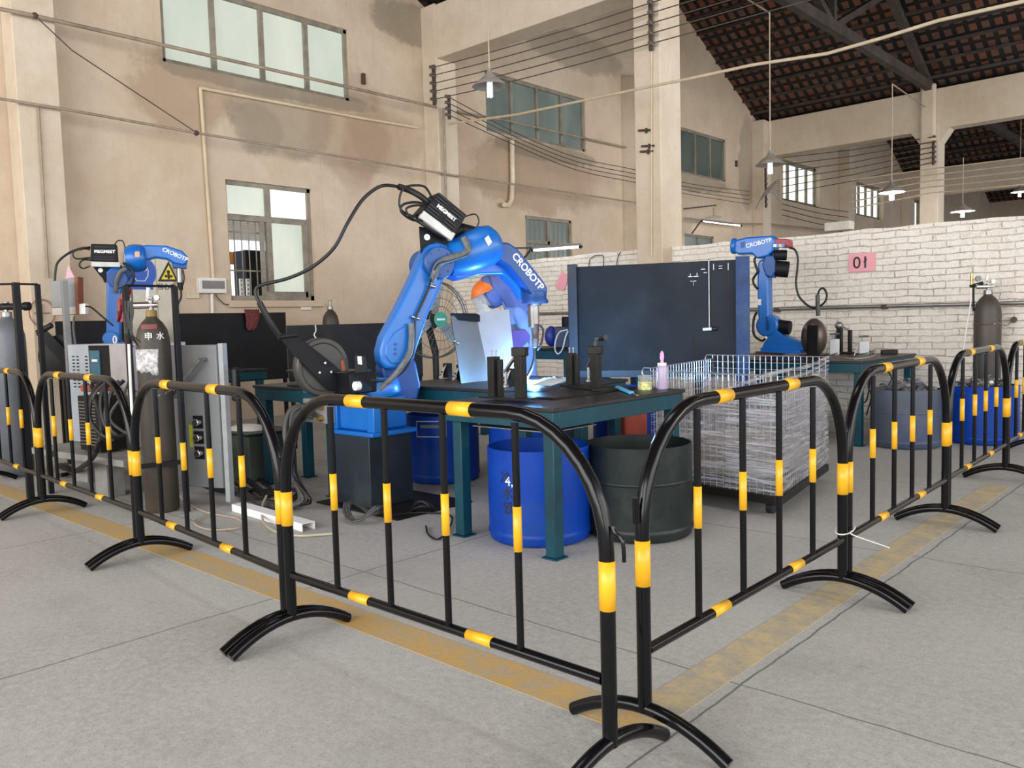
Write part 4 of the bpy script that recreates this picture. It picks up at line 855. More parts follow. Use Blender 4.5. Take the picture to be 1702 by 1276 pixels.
# ------------------------------------------------------------------ far robot (right)
Q0 = at(1280, 592, z=Z)
R3 = Plane((Q0.x, Q0.y), (Q0.x+0.9, Q0.y+0.14)); P = R3.P
RB = thing('welding_robot', 'smaller looking blue robot on the far table, arm folded to the left', 'robot', (Q0.x, Q0.y, Z))
MB().prism(R3.poly([(1264, 585), (1330, 588), (1330, 582), (1264, 578)], 0.15), R3.n*-0.3).build('base_flange', M_blue, RB)
slab(R3, [(1264, 583), (1268, 572), (1276, 560), (1286, 545), (1300, 556), (1318, 564), (1336, 570), (1336, 584)], 0.09, 0.2, 'base_casting', M_blue, RB, bevel=0.015)
hub(R3, 1274, 541, 0.12, 0.10, -0.1, 'shoulder_hub', M_blue, RB, 0.02)
slab(R3, [(1259, 520), (1258, 470), (1259, 436), (1266, 430), (1277, 434), (1277, 470), (1278, 524), (1284, 536), (1282, 550), (1270, 556), (1262, 548)], 0.10, 0.16, 'lower_arm', M_blue, RB, bevel=0.02)
slab(R3, [(1270, 430), (1272, 424), (1287, 424), (1288, 450), (1283, 462), (1272, 458), (1266, 440)], 0.14, 0.16, 'elbow_link', M_blue2, RB, bevel=0.015)
MB().cyl(P(1284, 541, 0.0), P(1314, 545, 0.0), 0.075).build('shoulder_motor', M_mblk, RB, bevel=0.01)
MB().cyl(P(1286, 446, 0.05), P(1311, 448, 0.0), 0.085).build('elbow_motor', M_mblk, RB, bevel=0.01)
MB().cyl(P(1286, 424, 0.1), P(1308, 424, 0.06), 0.055).build('wrist_motor', M_mblk, RB, bevel=0.01)
fa = slab(R3, [(1217, 403), (1224, 398), (1240, 394), (1283, 391), (1288, 398), (1286, 416), (1276, 426), (1258, 430), (1249, 422), (1226, 423), (1218, 417)], 0.14, 0.2, 'forearm', M_blue, RB, bevel=0.02)
MB().prism(R3.poly([(1231, 402), (1238, 401), (1238, 411), (1231, 412)], 0.143), R3.n*-0.01).build('side_opening', M_blue2, fa)
MB().cyl(P(1217, 409, 0.1), P(1224, 409, 0.1), 0.085).build('wrist_cap', M_blue, RB, bevel=0.012)
text('lettering', 'CROBOTP', M_wht, fa, P(1261, 404, 0.1425), P(1270, 401.5, 0.14)-P(1252, 406, 0.14), (0, 0, 1), 0.06, bold=0.001)
slab(R3, [(1284, 396), (1310, 397), (1311, 410), (1296, 411), (1284, 408)], 0.12, 0.18, 'red_feeder_box', mat('feeder_red', (0.33, 0.035, 0.05), 0.45), RB, bevel=0.012)
slab(R3, [(1284, 404), (1304, 404), (1304, 411), (1284, 412)], 0.16, 0.03, 'blue_motor_cover', M_blue, RB, bevel=0.005)
for q, m in ((1288, M_wht), (1297, M_yel)): MB().prism(R3.poly([(q-2.5, 406), (q+2.5, 406), (q+2.5, 410), (q-2.5, 410)], 0.163), R3.n*-0.002).build('sticker', m, RB)
MB().prism(R3.poly([(1259, 497), (1265, 497), (1265, 507), (1259, 507)], 0.105), R3.n*-0.002).build('sticker', M_white, RB)
cab([(1258, 425, 0.1), (1254, 432, 0.12), (1257, 444, 0.12), (1259, 452, 0.12), (1252, 463, 0.1), (1253, 472, 0.1), (1259, 480, 0.12)], 0.013, M_rub, RB, pl=R3)
cab([(1258, 518, 0.12), (1253, 530, 0.12), (1252, 550, 0.12), (1256, 560, 0.12), (1266, 566, 0.1), (1272, 563, 0.1)], 0.014, M_rub, RB, pl=R3)
tag(MB().box(at(1301, 586, z=Z)+Vector((0, 0, 0.09)), (0.05, 0.05, 0.18)).build('fixture_post', M_dstl, bevel=0.003), 'short black post standing in front of the far robot base', 'post')
tag(MB().box(at(1278, 592, z=Z)+Vector((0, 0, 0.03)), (0.28, 0.10, 0.05), rz=0.4).build('terminal_block', mat('brown_block', (0.16, 0.07, 0.035), 0.6), bevel=0.004), 'brown block with small lit dots in front of the far robot', 'block')
wc = thing('welding_wire_conduit', 'thin black conduit looping beside the far robot to the dark reel', 'cable', P(1312, 411))
pts = [(1311, 411), (1321, 415), (1326, 428), (1325, 450), (1323, 470), (1327, 490), (1337, 503), (1350, 511), (1362, 509), (1372, 500), (1374, 488), (1368, 479), (1361, 484), (1359, 500), (1360, 524)]
MB().tube([P(x, y, 0.0-0.004*i) for i, (x, y) in enumerate(pts)], 0.011, 8, sm=5).build('hose', M_rub, wc)
MB().tube([P(x, y, 0.0) for x, y in ((1359, 490), (1359, 508), (1360, 525))], 0.022, 10).build('sleeve', M_hose, wc)
rc = P(1353, 556, 0.06)
wr = thing('wire_reel', 'dark bronze oval reel housing on the far table', 'reel', Vector((rc.x, rc.y, Z)))
MB().ball((rc.x, rc.y, Z+0.20), 0.2, 14, (0.65, 0.65, 1.0)).build('housing', mat('bronze_housing', (0.10, 0.075, 0.06), 0.35, 0.5, 0.15, 5), wr)
MB().bx(rc.x-0.02, rc.x+0.1, rc.y-0.14, rc.y-0.12, Z, Z+0.33).build('guard_strip', M_mblk, wr, bevel=0.01)
MB().box((rc.x, rc.y-0.10, Z+0.31), (0.12, 0.02, 0.035)).build('nameplate', M_stl, wr)
MB().bx(rc.x-0.12, rc.x+0.12, rc.y-0.1, rc.y+0.1, Z, Z+0.02).build('stand', M_dstl, wr)
# clutter on the far table
def tb_(px, y=9.1): return Vector((at(px, 580, y=y).x, y, Z))
for i, (px, py, h, lab) in enumerate(((1387, 9.0, 0.17, 'left pale clamp block on the far table'), (1436, 9.1, 0.14, 'right pale clamp block on the far table'))):
    c = tb_(px, py); t = thing('clamp_block', lab, 'clamp', c)
    MB().box(c+Vector((0, 0, h/2)), (0.10, 0.08, h), rz=0.4).build('block', M_sheet, t, bevel=0.004)
    MB().cyl(c+Vector((-0.02, 0, h)), c+Vector((-0.02, 0, h+0.05)), 0.008).cyl(c+Vector((-0.05, 0, h+0.05)), c+Vector((0.05, 0, h+0.055)), 0.01).build('handle', M_stl, t)
c = tb_(1402, 9.2); t = thing('toggle_clamp', 'tall dark toggle clamp with steel lever on the far table', 'clamp', c)
MB().box(c+Vector((-0.04, 0, 0.14)), (0.05, 0.06, 0.28)).box(c+Vector((0.07, 0, 0.13)), (0.035, 0.05, 0.26)).box(c+Vector((0.01, 0, 0.01)), (0.2, 0.1, 0.02)).build('posts', M_dstl, t, bevel=0.004)
MB().beam(c+Vector((-0.10, 0, 0.12)), c+Vector((-0.05, 0, 0.33)), 0.03, 0.02).ball(c+Vector((-0.05, 0, 0.31)), 0.045, 8).beam(c+Vector((-0.05, 0, 0.32)), c+Vector((0.08, 0, 0.24)), 0.02, 0.02).build('lever', M_stl, t)
c = tb_(1478, 9.0); tag(MB().box(c+Vector((0, 0, 0.03)), (0.16, 0.07, 0.05), rz=0.5).build('hand_pendant', M_dstl, bevel=0.01), 'small dark control block at the right end of the far table', 'control block')
for i, cc in enumerate((((1400, 592), (1425, 588), (1450, 582), (1470, 584)), ((1385, 590), (1420, 596), (1455, 590), (1440, 580)), ((1368, 594), (1400, 585), (1432, 588), (1462, 580)), ((1420, 590), (1424, 574), (1416, 566), (1404, 572)))):
    tag(MB().tube([at(x, y, z=Z+0.01+0.004*i) if not (i == 3 and j in (1, 2)) else at(x, y, z=Z+0.1) for j, (x, y) in enumerate(cc)], 0.005, 6, sm=4).build('thin_cable', (M_wire, M_card, M_wire, M_white)[i]), ('dark cable trailing across the far table', 'brown cable lying along the far table', 'dark cable nearest the bronze reel housing', 'pale cable looping up off the far table')[i], 'cable')
# mains leads hanging under the far table
for i, pts in enumerate((((1462, 612), (1450, 625), (1443, 640), (1448, 660), (1440, 690)), ((1470, 610), (1482, 628), (1472, 645), (1456, 650)), ((1448, 612), (1444, 650), (1438, 668), (1425, 668)))):
    tag(MB().tube([at(x, y, y=9.2) for x, y in pts], 0.008, 6, sm=5).build('hanging_lead', M_rub), ('black lead hanging straight below the far table edge', 'black lead looping right below the far table', 'black lead curling left below the far table')[i], 'cable')

# ------------------------------------------------------------------ gas cylinders
def cylinder(c, r, h, m, label, neckm=None, regside=1, flow=True, collar=True):
    T = thing('gas_cylinder', label, 'gas cylinder', c); c = Vector(c)
    pr = [(0, 0.0), (r*0.9, 0.0), (r, 0.02), (r, h*0.84), (r*0.97, h*0.885), (r*0.85, h*0.93), (r*0.6, h*0.965), (r*0.36, h*0.985), (r*0.30, h)]
    MB().lathe(c, (0, 0, 1), pr, 40).build('body', m, T, ang=50)
    MB().cyl(c+Vector((0, 0, h-0.01)), c+Vector((0, 0, h+0.035)), r*0.34, r*0.32).build('neck_ring', neckm or M_cap, T, bevel=0.003)
    top = c+Vector((0, 0, h+0.03))
    MB().cyl(top, top+Vector((0, 0, 0.075)), 0.017).cyl(top+Vector((0, 0, 0.08)), top+Vector((0, 0, 0.095)), 0.03, n=8).build('valve', M_stl, T, bevel=0.002)
    if flow:
        s = Vector((RX[0], RY[0], 0)).normalized()*regside
        MB().cyl(top+Vector((0, 0, 0.04)), top+Vector((0, 0, 0.04))-s*0.12, 0.024).cyl(top+Vector((0, 0, 0.04)), top+Vector((0, 0, 0.04))+s*0.05, 0.018).build('regulator', M_chr, T, bevel=0.002)
        MB().cyl(top+Vector((0, 0, 0.07))-s*0.02, top+Vector((0, 0, 0.16))-s*0.01, 0.013).build('flow_meter', M_white, T)
        MB().lathe(top+Vector((0, 0, 0.09))+s*0.045, (-RX[2], -RY[2], 0), [(0, -0.01), (0.018, -0.01), (0.018, 0.01), (0, 0.01)], 20).build('gauge', M_chr, T)
    return T
cy1 = at(271, 848, z=0); CY1 = cylinder(cy1, 0.112, 1.36, M_cyl, 'dark brown gas cylinder with a torn white label, in the black rack', mat('rusty_neck', (0.25, 0.17, 0.05), 0.6, 0.3), 1)
def on_cyl(c, r, px, z):
    best = None
    for k in range(720):
        a = math.pi*k/360; n = Vector((math.cos(a), math.sin(a), 0)); p = Vector((c[0], c[1], z)) + n*r
        if (C0-p).dot(n) <= 0: continue
        q = p-C0; xx = CX + FPX*(RX[0]*q.x+RY[0]*q.y+RZ[0]*q.z)/(RX[2]*q.x+RY[2]*q.y+RZ[2]*q.z)
        if best is None or abs(xx-px) < best[0]: best = (abs(xx-px), p, n)
    return best[1], best[2]
def wrap(c, r, pxa, pxb, za, zb, name, m, par, jag=0, off=0.0015):
    v = []; nx, nz = 14, 6
    for j in range(nz+1):
        for i in range(nx+1):
            z = zb+(za-zb)*j/nz
            if jag and j == 0: z += jag*(math.sin(i*2.3)*0.4+(0.8 if i < 4 else (-0.9 if i > 10 else 0.2)))
            p, n = on_cyl(c, r, pxa+(pxb-pxa)*i/nx, z); v.append(p+n*off)
    return MB().add(v, [(j*(nx+1)+i, j*(nx+1)+i+1, (j+1)*(nx+1)+i+1, (j+1)*(nx+1)+i) for j in range(nz) for i in range(nx)]).build(name, m, par, solid=0.0008)
M_lab = mat('torn_paper_label', (0.62, 0.60, 0.60), 0.6, 0, 0.5, 40, dirt=(0.12, 0.12, 0.14), dirt_amt=0.8)
wrap(cy1, 0.112, 222, 263, 1.13, 0.97, 'torn_label', M_lab, CY1, jag=0.02)
for s, px in (('申', 247), ('水', 266)):
    p, n = on_cyl(cy1, 0.107, px, 1.215)
    text('stencil', s, M_white, CY1, p+n*0.004, Vector((0, 0, 1)).cross(n), (0, 0, 1), 0.055, bold=0.001)
wrap(cy1, 0.093, 234, 262, 1.30, 1.262, 'red_shoulder', mat('faded_red', (0.20, 0.05, 0.05), 0.6, 0, 0.3, 12), CY1)
rk = thing('cylinder_rack', 'tall black steel rack posts around the brown gas cylinder', 'rack', cy1)
def post_px(x0, y0, x1, y1, zb, w, par, name='post', m=M_mblk, zb2=None):
    b = at(x1, y1, z=zb); dd = RX[2]*b.x + RY[2]*b.y + RZ[2]*(b.z-CAMH); tt = at(x0, y0, d=dd)
    MB().beam((b.x, b.y, 0), (b.x, b.y, tt.z), w, w, up=(1, 0, 0)).build(name, m, par, bevel=0.003); return Vector((b.x, b.y, tt.z))
ta = post_px(202, 476, 232, 862, 0, 0.035, rk); tb = post_px(293, 477, 311, 850, 0, 0.035, rk)
MB().tube([ta, (ta+tb)/2, tb], 0.008, 8).build('top_bar', M_mblk, rk)
MB().beam((ta.x, ta.y, 0.35), (tb.x, tb.y, 0.35), 0.03, 0.03).build('lower_bar', M_mblk, rk)
def chain(pts, n, par, m=M_stl, r=0.0022, l=0.011):
    P_ = smooth_path(pts, 12); cum = [0]
    for i in range(1, len(P_)): cum.append(cum[-1]+(P_[i]-P_[i-1]).length)
    mb = MB(); k = 0
    N_ = int(cum[-1]/(l*1.5))
    for j in range(N_):
        s = cum[-1]*(j+0.5)/N_
        while cum[k+1] < s: k += 1
        c = P_[k].lerp(P_[k+1], (s-cum[k])/(cum[k+1]-cum[k])); t = (P_[k+1]-P_[k]).normalized(); u, w = frame(t)
        if j % 2: u = w
        mb.tube([c+t*l*math.cos(a)+u*l*0.55*math.sin(a) for a in [2*math.pi*i/8 for i in range(8)]], r, 4, closed=True)
    return mb.build('chain', m, par)
mid = [on_cyl(cy1, 0.118, px, z)[0] for px, z in ((222, 0.84), (236, 0.825), (252, 0.815), (270, 0.82), (282, 0.84))]
ch = thing('safety_chain', 'thin steel chain slung across the brown gas cylinder', 'chain', mid[2])
chain([Vector((ta.x, ta.y-0.03, 0.87))]+mid+[Vector((tb.x, tb.y-0.02, 0.88))], 40, ch)
cc = thing('cable_tangle', 'tangle of thin black leads tied to the rack post beside the brown cylinder', 'cable', ta)
random.seed(9)
for k in range(7):
    x0 = 209+k*1.6
    MB().tube([Vector((ta.x, ta.y, 0))*0+at(x0+random.uniform(-3, 3), y, d=5.15) for y in (500, 522, 540, 556)] + [at(x0+6+k*1.5, 568+k % 3*4, d=5.1)], 0.004, 6, sm=5).build('lead', M_rub, cc)
tag(MB().tube([at(x, y, d=5.3) for x, y in ((219, 487), (220, 505), (221, 520), (218, 540), (220, 556), (226, 570))], 0.006, 6, sm=5).build('gas_hose', M_rub), 'black gas hose dropping from the regulator of the brown cylinder', 'hose')
tag(MB().tube([at(x, y, d=5.2) for x, y in ((214, 572), (217, 640), (220, 700), (222, 760))], 0.009, 8, sm=5).build('white_conduit', M_white), 'white conduit running down beside the left rack post', 'pipe')
# far left cylinder and rack
cy0 = at(30, 790, z=0); cylinder(cy0, 0.135, 1.42, M_cylg, 'blue-grey gas cylinder at the left edge of the picture', M_stl, -1, False)
rk = thing('cylinder_rack', 'black rack posts around the blue-grey gas cylinder at the left edge', 'rack', cy0)
ta = post_px(28, 471, 52, 838, 0, 0.045, rk); tb = post_px(60, 474, 86, 820, 0, 0.035, rk)
MB().tube([ta+Vector((-0.5, -0.3, 0.0)), ta+Vector((0, 0, -0.01)), tb], 0.008, 8).build('top_bar', M_mblk, rk)
rg = thing('regulator', 'dark gas regulator on the cylinder at the left edge', 'regulator', cy0+Vector((0, 0, 1.5)))
cz = cy0 + Vector((0, 0, 1.50)); s = Vector((RX[0], RY[0], 0)).normalized()
MB().cyl(cz-s*0.06, cz+s*0.16, 0.03).build('body', M_dstl, rg, bevel=0.003); MB().cyl(cz+s*0.16, cz+s*0.21, 0.038).build('knob', M_mblk, rg, bevel=0.004)
# right cylinder against the wall
cy3 = Vector((at(1641, 560, y=9.25).x, 9.25, 0)); CY3 = cylinder(cy3, 0.122, 1.40, M_cyl, 'brown gas cylinder chained to the whitewashed wall at the right', M_stl, 1)
p = at(1622, 543, y=9.13)
ch = thing('safety_chain', 'steel chain round the right hand cylinder, fixed to the white wall', 'chain', p)
chain([on_cyl(cy3, 0.127, px, z)[0] for px, z in ((1622, 1.11), (1635, 1.10), (1650, 1.10), (1660, 1.11))]+[at(1672, 541, y=9.4), at(1684, 532, y=9.6)], 30, ch)
tag(MB().cyl(at(1685, 531, y=9.56), at(1685, 531, y=9.62), 0.03, n=14).build('wall_anchor', M_rust), 'rusty anchor disc in the whitewashed wall at the end of the chain', 'anchor')
fm = thing('flow_meter', 'upright brass flow meter left of the cylinder by the white wall', 'flow meter', at(1614, 478, y=9.2))
MB().cyl(at(1615, 473, y=9.2), at(1615, 455, y=9.2), 0.012).build('tube', M_cap, fm); MB().cyl(at(1612, 476, y=9.2), at(1634, 470, y=9.2), 0.016).cyl(at(1618, 474, y=9.2), at(1618, 517, y=9.2), 0.01).build('fitting', M_dstl, fm)
MB().lathe(at(1626, 463, y=9.15), (-RX[2], -RY[2], 0), [(0, -0.01), (0.028, -0.01), (0.028, 0.01), (0, 0.01)], 20).build('gauge', M_gry, fm)
tag(MB().tube([at(x, y, y=9.15) for x, y in ((1613, 478), (1613, 505), (1607, 540), (1602, 575), (1596, 600), (1585, 620), (1575, 650))], 0.007, 6, sm=5).build('gas_hose', M_white), 'thin white gas hose hanging left of the right hand cylinder', 'hose')
# small cylinder seen over the low screen
cy4 = at(550, 540, d=11.5); cy4.z = 0
cylinder(cy4, 0.115, at(550, 513, d=11.5).z, M_cyl, 'brown gas cylinder by the wall, its top seen over the low black screen', M_stl, 1, False)

# ------------------------------------------------------------------ cabinets and power source
cA = at(118, 722, d=7.5)
def cabinet(a, b, depth, z0, z1, m, name, label, cat):
    a = Vector((a[0], a[1], 0)); b = Vector((b[0], b[1], 0)); ax_ = (b-a).normalized(); nn = Vector((-ax_.y, ax_.x, 0))
    T = thing(name, label, cat, (a.x, a.y, 0))
    c = (a+b)/2+nn*depth/2
    MB().box((c.x, c.y, (z0+z1)/2), ((b-a).length, depth, z1-z0), rz=math.atan2(ax_.y, ax_.x)).build('housing', m, T, bevel=0.006)
    return T, a, ax_, -nn, (b-a).length
a = at(116, 640, d=7.0); b = at(216, 640, d=6.45)
T, a_, ax_, nf, Lc = cabinet(a, b, 0.5, 0.34, at(150, 572, d=6.8).z, M_lgry, 'power_source', 'light grey perforated welding power source with a small teal screen', 'welding machine')
def FP(s, z, o=0): return a_ + ax_*s + nf*o + Vector((0, 0, z))
zt = at(150, 572, d=6.8).z; rzc = math.atan2(ax_.y, ax_.x)
MB().box(FP(Lc*0.55, (zt+0.85)/2-0.02, 0.004), (Lc*0.33, 0.012, 0.33), rz=rzc).build('control_panel', M_mblk, T, bevel=0.003)
MB().box(FP(Lc*0.50, zt-0.15, 0.014), (Lc*0.16, 0.012, 0.20), rz=rzc).build('screen', mat('teal_screen', (0.03, 0.12, 0.18), 0.3), T)
MB().box(FP(Lc*0.50, zt-0.13, 0.021), (Lc*0.09, 0.002, 0.018), rz=rzc).build('screen_text', M_white, T)
MB().box(FP(Lc*0.86, (zt+0.34)/2, 0.004), (Lc*0.27, 0.01, zt-0.36), rz=rzc).build('side_door', mat('warm_grey_enamel', (0.36, 0.34, 0.34), 0.5), T, bevel=0.003)
lv = MB()
for i in range(4):
    for j in range(10):
        if (i == 2): continue
        lv.box(FP(Lc*(0.10+0.075*i), zt-0.10-0.028*j, 0.003), (0.03, 0.006, 0.010), rz=rzc)
for i in range(5): lv.box(FP(Lc*0.20, 0.45+0.025*i, 0.003), (0.06, 0.006, 0.008), rz=rzc)
lv.build('vent_louvres', M_dstl, T)
for s in (0.42, 0.95): MB().tube([FP(Lc*s+0.025*math.cos(x), zt+0.03+0.03*math.sin(x), -0.2) for x in [2*math.pi*k/12 for k in range(12)]], 0.006, 6, closed=True).build('lifting_eye', M_white, T)
pl = thing('block_stand', 'low grey concrete plinth under the perforated power source', 'plinth', FP(0, 0))
MB().box(FP(Lc*0.75, 0.31, 0.05), (Lc*1.5, 0.6, 0.05), rz=rzc).build('slab', M_mud, pl, bevel=0.004)
MB().box(FP(Lc*0.95, 0.14, 0.18), (0.18, 0.14, 0.28), rz=rzc).build('block', M_mud, pl, bevel=0.004)
MB().box(FP(Lc*0.1, 0.14, -0.1), (0.2, 0.2, 0.28), rz=rzc).build('block', M_mud, pl, bevel=0.004)
# finned unit under the panel
fu = thing('finned_cooler', 'dark finned cooler unit below the power source, hidden by leads', 'cooler', FP(Lc*0.8, 0.34, 0.2))
MB().box(FP(Lc*0.84, 0.56, 0.16), (0.30, 0.2, 0.42), rz=rzc).build('body', M_dstl, fu, bevel=0.004)
g = MB()
for i in range(14): g.box(FP(Lc*0.84, 0.40+0.025*i, 0.265), (0.24, 0.01, 0.008), rz=rzc)
g.build('fins', M_stl, fu)
MB().box(FP(Lc*0.88, 0.83, 0.2), (0.24, 0.14, 0.05), rz=rzc).build('red_top', M_red, fu, bevel=0.01)
# big grey controller cabinet
a = at(268, 760, d=6.05); b = at(368, 760, d=5.85)
zc1 = at(340, 573, d=5.9).z
T, a_, ax_, nf, Lc = cabinet(a, b, 0.12, 0.13, zc1, M_gry, 'controller_cabinet', 'grey robot controller cabinet with connector row, right of the brown cylinder', 'cabinet')
rzc = math.atan2(ax_.y, ax_.x)
MB().box(FP(Lc+0.025, (zc1+0.0)/2+0.02, -0.04), (0.04, 0.05, zc1-0.02), rz=rzc).build('open_door', mat('door_edge_grey', (0.36, 0.37, 0.38), 0.5), T, bevel=0.003)
MB().tube([FP(Lc*0.84, zc1-0.1, 0.01), FP(Lc*0.84, zc1-0.1, 0.06), FP(Lc*0.34, zc1-0.36, 0.06), FP(Lc*0.34, zc1-0.36, 0.01)], 0.014, 8).build('door_handle', M_stl, T)
for k in range(3):
    MB().cyl(FP(Lc*0.68, 0.60-0.11*k, 0.0), FP(Lc*0.68, 0.60-0.11*k, 0.05), 0.026).build('connector', M_chr, T, bevel=0.004)
    MB().box(FP(Lc*0.66, 0.60-0.11*k, 0.006), (0.08, 0.008, 0.09), rz=rzc).build('connector_plate', M_mblk, T)
MB().box(FP(Lc*0.53, 0.50, 0.003), (0.03, 0.004, 0.16), rz=rzc).build('yellow_label', mat('lime_label', (0.45, 0.5, 0.03), 0.5), T)
MB().tube([FP(Lc*0.02, zc1+0.0, -0.03), FP(Lc*0.0, zc1+0.03, -0.03), FP(Lc*0.03, zc1+0.05, -0.03)], 0.006, 6, sm=3).build('white_hook', M_white, T)
sh = thing('foam_pad', 'black handle-shaped pad on the right edge of the grey cabinet', 'pad', FP(Lc+0.06, 0.75, 0))
MB().box(FP(Lc+0.075, 0.86, -0.1), (0.05, 0.06, 0.24), rz=rzc).build('pad', M_rub, sh, bevel=0.018)
tag(MB().bx(-6.7, -6.35, 3.05, 3.35, 0.0, 0.12).build('cabinet_plinth', M_mblk), 'dark plinth under the grey controller cabinet', 'plinth') if False else None

# ------------------------------------------------------------------ steel box on a post with a pink card
d_ = 7.6
T = thing('junction_box', 'flat grey steel box with a rusty right edge, on a tall post', 'junction box', at(100, 560, d=d_))
zc = [at(x, y, d=d_) for x, y in ((84, 468), (130, 461), (127, 525), (86, 511))]
off = Vector((RX[2], RY[2], 0))*0.10
MB().prism([at(84, 468, d=d_), at(124, 460, d=d_), at(126, 510, d=d_), at(86, 511, d=d_)], off).build('box', M_gry, T, bevel=0.003)
MB().prism([at(124, 460, d=d_-0.02), at(129, 460, d=d_-0.02), at(130, 522, d=d_-0.02), at(126, 522, d=d_-0.02)], off).build('rusty_edge', mat('rust_edge', (0.22, 0.07, 0.04), 0.7), T)
MB().prism([at(86, 512, d=d_), at(126, 509, d=d_), at(127, 522, d=d_), at(87, 524, d=d_)], off).build('lower_box', mat('beige_box', (0.5, 0.45, 0.38), 0.5), T, bevel=0.003)
MB().prism([at(131, 505, d=d_), at(142, 504, d=d_), at(142, 522, d=d_), at(131, 522, d=d_)], off*0.6).build('socket', M_white, T, bevel=0.003)
pb = at(106, 466, d=d_-0.12); MB().beam((pb.x, pb.y, 0), (pb.x, pb.y, pb.z), 0.05, 0.05, up=(1, 0, 0)).build('post', M_gry, T, bevel=0.003)
tag(MB().tube([at(x, y, d=7.5) for x, y in ((142, 509), (152, 511), (170, 526), (188, 541))], 0.008, 6, sm=4).build('mains_lead', M_rub), 'black lead sloping from the white socket to the left robot', 'cable')
tag(MB().tube([at(x, y, d=7.3) for x, y in ((123, 526), (122, 545), (126, 575), (130, 610), (140, 650), (158, 690), (170, 720))], 0.010, 6, sm=4).build('mains_lead', M_hose), 'long grey lead hanging from the steel box over the power source', 'cable')
tag(MB().prism([at(113, 440, d=7.75), at(124, 461, d=7.75), at(109, 463, d=7.75)], off*0.03).build('pink_card', M_pink), 'pink card corner sticking up behind the steel box', 'card')
wr2 = at(62, 600, d=8.0)
rl = thing('wire_reel', 'dim round reel with a black guard, behind the left rack', 'reel', at(95, 600, d=8.0))
c = at(98, 592, d=7.9); 
MB().lathe(c, (-RX[2], -RY[2], 0), [(0, -0.05), (0.2, -0.05), (0.2, 0.0), (0.17, 0.01), (0, 0.01)], 40).build('disc', M_dstl, rl)
MB().prism([at(x, y, d=7.82) for x, y in ((60, 556), (78, 550), (118, 590), (106, 606))], off*0.1).build('guard_strip', M_mblk, rl)
MB().beam((c.x, c.y+0.05, 0), (c.x, c.y+0.05, c.z), 0.06, 0.06, up=(1, 0, 0)).build('stand', M_dstl, rl)
tag(MB().cyl(at(62, 553, d=7.2), at(86, 540, d=7.2), 0.025).build('welding_torch', M_dstl), 'dark torch handle sticking up beside the left rack', 'torch')

# ------------------------------------------------------------------ wrapped wire cage
F = Vector((-2.22, 4.78, 0)); Bk = Vector((-2.44, 6.05, 0)); Lf = Vector((-3.22, 4.92, 0)); Lb = Lf + (Bk-F); z0, z1 = 0.13, 0.90
CG = thing('wire_cage', 'zinc wire mesh cage cart wrapped in stretch film', 'cage cart', (F+Lb)/2)
M_zinc = mat('zinc_wire', (0.62, 0.62, 0.66), 0.35, 0.8, 0.1, 20)
def mesh_panel(a, b, z0, z1, name, n, nz, r=0.0028):
    mb = MB()
    for k in range(n+1): p = a.lerp(b, k/n); mb.cyl((p.x, p.y, z0), (p.x, p.y, z1), r, n=5, cap=False)
    for k in range(nz+1): z = z0+(z1-z0)*k/nz; mb.cyl((a.x, a.y, z), (b.x, b.y, z), r*(1.5 if k in (0, nz) else 1), n=5, cap=False)
    return mb.build(name, M_zinc, CG)
mesh_panel(Lf, F, z0, z1-0.02, 'mesh_panel', 20, 14); mesh_panel(F, Bk, z0, z1-0.12, 'mesh_panel', 26, 14); mesh_panel(Lf, Lb, z0, z1, 'mesh_panel', 24, 14); mesh_panel(Lb, Bk, z0, z1+0.03, 'mesh_panel', 20, 15)
for q, zz in ((Lf, z1), (Lb, z1+0.03)):
    ax_ = (F-Lf).normalized(); MB().tube([q+Vector((0, 0, zz))+ax_*-0.005, q+ax_*-0.06+Vector((0, 0, zz)), q+ax_*-0.075+Vector((0, 0, zz-0.02)), q+ax_*-0.075+Vector((0, 0, zz-0.04)), q+ax_*-0.06+Vector((0, 0, zz-0.055)), q+Vector((0, 0, zz-0.055))], 0.005, 6).build('corner_loop', M_zinc, CG)
fr = MB()
for a, b in ((Lf, F), (F, Bk), (Bk, Lb), (Lb, Lf)): fr.beam((a.x, a.y, z0-0.02), (b.x, b.y, z0-0.02), 0.05, 0.05)
fr.build('base_frame', M_dstl, CG, bevel=0.003)
MB().prism([(q.x, q.y, z0+0.005) for q in (Lf, F, Bk, Lb)], (0, 0, 0.006)).build('floor_sheet', M_dstl, CG)
for q in (Lf.lerp(Bk, 0.06), F.lerp(Lb, 0.08), Bk.lerp(Lf, 0.08), Lb.lerp(F, 0.06)):
    o = MB().box((q.x, q.y, 0.09), (0.06, 0.06, 0.06)).build('caster', M_lgry, CG, bevel=0.003)
    MB().cyl((q.x-0.02, q.y, 0.04), (q.x+0.02, q.y, 0.04), 0.04, n=18).build('wheel', M_rub, o)
ct = Vector((-2.8, 5.5, 0.27)); tag(MB().box(ct, (0.6, 0.7, 0.24), rz=-0.1).build('carton', M_card, bevel=0.004), 'brown carton in the bottom of the film-wrapped cage', 'carton')
